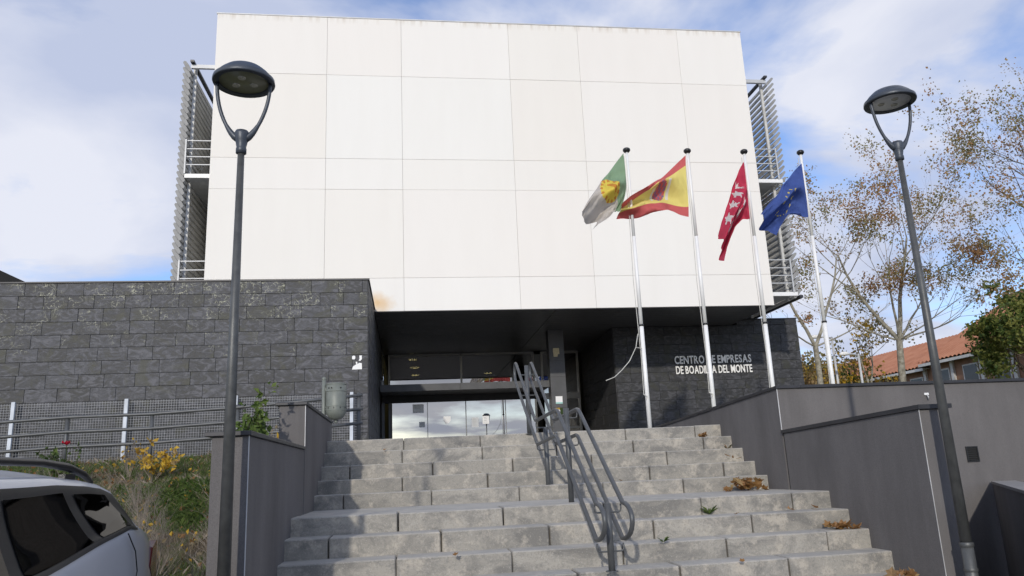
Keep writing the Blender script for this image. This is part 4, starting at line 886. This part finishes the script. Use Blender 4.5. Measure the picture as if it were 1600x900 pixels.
house(26, 42.3, 31.2, 11.5, 6.75, 10.4, 'taller nearer house with terracotta roof and chimney at right, half behind the willow-like tree', chim=(36.6, 40.4))
t = thing('white_house', (33, 22, 1.95), 'white wall of a further house glimpsed under the willow-like tree at the right edge', 'house')
part('wall', bx(30.6, 38, 20, 25.9, 1.95, 6.0), 'hwhite', t); tiled_roof('roof', t, 30, 38.6, 34.3, 19.8, 25.85, 6.05, 8.4)['kind'] = 'stuff'

# ------------------------------------------------------------------ planting bed on the left
def bedz(x, y):
    f = max(0, min(1, (y-6.15)/8.0)); return .16 + 1.82*f**.92 + .10*mn.noise(Vector((x*.7, y*.7, 0))) + .04*mn.noise(Vector((x*2.3, y*2.3, 3)))
b = B(); NX, NY = 90, 60; G = []
for i in range(NX+1):
    x = -1.39 - 14.6*(i/NX)**1.3; G.append([b.verts.new((x, 6.12+8.3*j/NY, bedz(x, 6.12+8.3*j/NY))) for j in range(NY+1)])
for i in range(NX):
    for j in range(NY): b.faces.new((G[i][j], G[i][j+1], G[i+1][j+1], G[i+1][j])).smooth = True
struct('planting_bed', b, 'soil')
b = B(); box(b, -16, -1.39, 6.0, 6.11, 0, .16); struct('bed_kerb', b, 'paving')
b = B(); box(b, -16, -1.39, 14.42, 17.0, 1.6, 1.94); struct('ramp', b, 'paving')
def blades(name, n, area, hh, ww, mats, seed, test, lean=.5):
    r = random.Random(seed); V, F, MI = [], [], []; k = 0
    while k < n:
        x, y = r.uniform(*area[0]), r.uniform(*area[1]); k += 1
        if not test(x, y, r): continue
        z = bedz(x, y)-.02; h = hh*r.uniform(.4, 1.2); a = r.uniform(0, 6.28); w_ = ww*r.uniform(.6, 1.3); c, s = math.cos(a)*w_, math.sin(a)*w_; lx, ly = r.gauss(0, lean)*h, r.gauss(0, lean)*h
        n0 = len(V); V += [(x-c, y-s, z), (x+c, y+s, z), (x+lx*.4+c*.7, y+ly*.4+s*.7, z+h*.6), (x+lx, y+ly, z+h), (x+lx*.4-c*.7, y+ly*.4-s*.7, z+h*.6)]
        F.append((n0, n0+1, n0+2, n0+3, n0+4)); MI.append(r.randrange(len(mats)))
    me = bpy.data.meshes.new(name); me.from_pydata(V, [], F)
    for m in mats: me.materials.append(M_[m])
    me.polygons.foreach_set('material_index', MI); me.update(); return tag(link(name, me), {'grass': 'short fresh green grass growing over the sloping bed', 'dry_grass': 'dry straw-coloured grass and dead stalks across the planting bed', 'ground_cover': 'bright green low creeping ground cover on the planting bed', 'leaf_litter': 'brown and yellow fallen leaves over the bed'}[name], None, None, 'stuff')
NP = lambda x, y, s, o: mn.noise(Vector((x*s+o, y*s, 1.7)))
blades('grass', 42000, ((-7, -1.42), (6.2, 14)), .11, .006, ('g1', 'g1', 'g2'), 1, lambda x, y, r: NP(x, y, .8, 0) > -.2)
blades('dry_grass', 24000, ((-9, -1.42), (6.2, 14.3)), .13, .0035, ('straw', 'straw', 'dtwig'), 2, lambda x, y, r: NP(x, y, .7, 5) > -.1 or r.random() < .15, .6)
blades('ground_cover', 30000, ((-4.2, -1.42), (9.3, 13.2)), .10, .02, ('g1', 'g2', 'g1'), 3, lambda x, y, r: NP(x, y, .6, 9) + max(0, 1-abs(y-11.3)/2.2)*.35 - max(0, (-2.3-x))*.22 > .12, .9)
r = random.Random(8); V, F, MI = [], [], []
for k in range(1500):
    x, y = r.uniform(-8, -1.45), r.uniform(6.2, 14); add_leaf(V, F, MI, Vector((x, y, bedz(x, y)+.03+r.random()*.05)), r.uniform(.04, .08), r, r.choice((0, 0, 0, 1, 2)))
me = bpy.data.meshes.new('leaf_litter'); me.from_pydata(V, [], F); [me.materials.append(M_[m]) for m in ('dead', 'straw', 'y1')]; me.polygons.foreach_set('material_index', MI)
tag(link('leaf_litter', me), 'brown and yellow fallen leaves scattered over the planting bed', None, None, 'stuff')
def shrub(x, y, h, n, leaves, mats, label, seed, lsize=.06, rad=.009, twig='dtwig', grp=None, spread=.55, maxlev=3):
    r = random.Random(seed); z = bedz(x, y)-.03
    limbs = []
    for i in range(n):
        a = r.uniform(0, 6.28); q = r.uniform(.1, .75); limbs.append(((math.cos(a)*q, math.sin(a)*q, 1), h*r.uniform(.38, .75), rad*r.uniform(.4, .8)))
    return tree(label, (x, y, z), limbs, None, leaves, lsize, mats, seed, maxlev=maxlev, barkm=twig, twigm=twig, cat='shrub', name='shrub', scatter=.06, up_=.10, grp=grp, spread=spread)
SG = 'bare leafless shrubs in the planting bed'
bare = [(-2.2, 7.1, .75, 'beside the end of the low left wall'), (-1.75, 7.9, .8, 'against the low left wall'), (-2.7, 7.5, .7, 'right behind the car tail'), (-2.0, 6.6, .6, 'nearest the street by the left lamp post'), (-2.75, 8.6, .85, 'a step up the slope from the car tail'), (-3.4, 8.4, .9, 'half hidden by the rear window of the car'),
        (-1.65, 9.4, .8, 'below the ivy mound beside the wall'), (-3.6, 10.2, .95, 'above the car roof, right part'), (-4.7, 10.6, .9, 'above the car roof, middle'), (-2.35, 10.6, .9, 'under the yellow-leaved shrub'), (-5.9, 11.2, .8, 'above the car roof, left part'), (-4.1, 12.4, .8, 'at the foot of the ramp railing'), (-1.65, 6.9, .75, 'touching the end of the low left wall'), (-2.4, 6.35, .6, 'directly beside the tail light'), (-2.35, 8.0, .8, 'in the middle of the visible bank'), (-1.9, 8.7, .8, 'low on the ivy side beside the wall'), (-3.0, 9.6, .85, 'behind the middle of the bank')]
for i, (x, y, h, w_) in enumerate(bare):
    near = i < 7 or i > 11
    shrub(x, y, h*(.78 if near else .7), 13 if near else 6, 22, ('straw', 'dead', 'y1'), 'bare twiggy grey-brown shrub ' + w_, 100+i, .05, .009, grp=SG)
shrub(-3.75, 12.3, .52, 7, 240, ('y1', 'y1', 'l2'), 'shrub with golden yellow leaves in front of the ramp railing', 130, .08)
shrub(-2.1, 12.6, .75, 6, 120, ('y1', 'straw', 'g1'), 'low shrub with a few yellow leaves near the low left wall', 131, .08)
shrub(-1.95, 12.9, .62, 4, 40, ('y1', 'straw', 'y1'), 'thin tall twig with a tuft of yellow leaves by the ramp railing', 132, .09, .006)
shrub(-4.9, 12.0, .60, 6, 200, ('g2', 'g1', 'g2'), 'small green rose bush carrying a single red bloom', 133, .08)
f_ = thing('rose_bloom', (-4.82, 11.9, bedz(-4.9, 12)+.66), 'single red rose flower on the green bush above the car', 'flower')
b = B()
for k in range(9):
    a = k*2.4; rr0 = .015+.006*k; c, s = math.cos(a), math.sin(a); V4 = [(0, 0, -.02), (c*rr0*1.2-s*.02, s*rr0*1.2+c*.02, .01), (c*rr0*1.3, s*rr0*1.3, .045), (c*rr0*1.2+s*.02, s*rr0*1.2-c*.02, .01)]
    b.faces.new([b.verts.new(v) for v in V4])
part('petals', b, 'red', f_, recalc=False, local=True)
b = B(); tube(b, [(0, 0, -.02), (.02, 0, -.3), (0, .03, -.7)], .005, 4); part('stem', b, 'g2', f_, local=True)
# leafy sprig rising between the two left walls
tree('leafy green plant with a yellow side shoot rising behind the low left wall', (-1.62, 8.3, 1.25), [((.0, .1, 1), .66, .012), ((.12, .1, 1), .58, .010), ((-.1, 0, 1), .52, .010)], None, 420, .075, ('g1', 'g2', 'g1'), 140, maxlev=3, barkm='twig', cat='plant', name='leafy_plant', scatter=.05, up_=.2, spread=.45)
tree('yellow side shoot beside the leafy green plant behind the low left wall', (-1.5, 8.2, 1.25), [((.12, .1, 1), .36, .008), ((.3, 0, 1), .3, .006)], None, 110, .05, ('y1', 'y1', 'g1'), 141, maxlev=3, barkm='twig', cat='plant', name='leafy_plant', scatter=.04, up_=.2, spread=.4)

# ------------------------------------------------------------------ fallen leaves and weeds on the steps
def leaf_shape(bm, p, s, a, tilt, r, mi=0):
    Rm = Matrix.Rotation(a, 3, 'Z') @ Matrix.Rotation(tilt, 3, 'X') @ Matrix.Rotation(r.uniform(-.5, .5), 3, 'Y'); out = []
    lob = [(0, -.5), (.18, -.28), (.5, -.22), (.32, 0), (.48, .28), (.2, .26), (0, .62), (-.2, .26), (-.48, .28), (-.32, 0), (-.5, -.22), (-.18, -.28)]
    c = bm.verts.new(Vector(p)); vs = [bm.verts.new(Vector(p) + Rm @ Vector((x*s, y*s, s*.30*(abs(x)+abs(y))*r.uniform(.3, 1.2)))) for x, y in lob]
    for i in range(12):
        f = bm.faces.new((c, vs[i], vs[(i+1) % 12])); f.material_index = mi
def leaf_pile(label, cx_, cy_, cz, wx, wy, h, n, seed):
    r = random.Random(seed); b = B()
    for k in range(n):
        x = r.gauss(0, .42)*wx; y = r.uniform(-1, 1)*wy; hh = h*max(0, 1-(x/wx)**2*.7)*r.random()
        leaf_shape(b, (cx_+x, cy_+y, cz+.012+hh), r.uniform(.07, .13), r.uniform(0, 6.28), r.uniform(-1.1, 1.1), r, r.choice((0, 0, 0, 1, 2)))
    return tag(part('leaf_pile', b, ['dead', 'l1', 'l2'], recalc=False), label, 'leaves')
leaf_pile('heap of dry brown plane leaves in the back corner of the stair landing', 4.02, 9.05, 1.158, .28, .10, .13, 46, 1)
leaf_pile('flat strip of brown leaves on the lower step beside the right wall', 4.14, 7.32, .812, .16, .08, .05, 20, 2)
leaf_pile('small cluster of leaves at the very bottom right end of the stairs', 4.2, 6.5, .462, .12, .06, .03, 8, 3)
leaf_pile('few brown leaves at the right end of the second highest step', 4.08, 10.42, 1.848, .10, .04, .03, 6, 4)
for i, (x, y, z, lb) in enumerate(((3.85, 7.68, .988, 'single orange leaf on the first step below the landing'), (4.15, 7.72, .988, 'flat orange leaf beside the wall on the first step below the landing'))):
    r = random.Random(50+i); b = B(); leaf_shape(b, (x, y, z+.015), .10, 1.0+i, .35, r); tag(part('fallen_leaf', b, 'l1', recalc=False), lb, 'leaf')
def weed(label, x, y, z, n, s, seed, m=('g2', 'g1')):
    r = random.Random(seed); b = B()
    for k in range(n):
        a = r.uniform(0, 6.28); l = s*r.uniform(.5, 1.1); c, sn = math.cos(a), math.sin(a)*.5; h = l*r.uniform(.3, .9); w_ = l*.16
        vs = [(x, y, z), (x+c*l*.5-sn*w_, y+sn*l*.5+c*w_, z+h*.7), (x+c*l, y+sn*l, z+h), (x+c*l*.5+sn*w_, y+sn*l*.5-c*w_, z+h*.7)]
        b.faces.new([b.verts.new(v) for v in vs]).material_index = k % len(m)
    return tag(part('weed', b, list(m), recalc=False), label, 'weed')
for i, (x, y, z) in enumerate(((-.3, 10.62, 1.848), (.9, 9.97, 1.497), (2.6, 9.5, 1.323), (3.2, 7.5, .988), (.4, 7.0, .812), (2.9, 6.78, .638))):
    r = random.Random(80+i); b = B(); leaf_shape(b, (x, y, z+.012), .055, i*1.3, .3, r)
    tag(part('fallen_leaf', b, 'dead', recalc=False), ['tiny brown leaf at the left of the second highest step', 'tiny brown leaf left of the handrail on the fourth highest step', 'tiny brown leaf right of the handrail just above the landing', 'tiny brown leaf in the corner under the landing edge at right', 'tiny brown leaf left of the handrail on a lower step', 'tiny brown leaf on the lowest visible step, right of the handrail foot'][i], 'leaf')
weed('small green weed in the joint under the landing edge, right of the handrail', 3.05, 7.82, .99, 26, .11, 1); weed('tiny weed in a joint of a lower step right of the handrail foot', 2.3, 7.10, .815, 14, .07, 2)
weed('dark dried weed at the right end of the third step from the top', 4.28, 9.95, 1.50, 30, .15, 3, ('dead', 'g2')); weed('dark weed where the second step from the top meets the wall', 4.33, 10.22, 1.67, 12, .09, 4, ('g2', 'dead'))
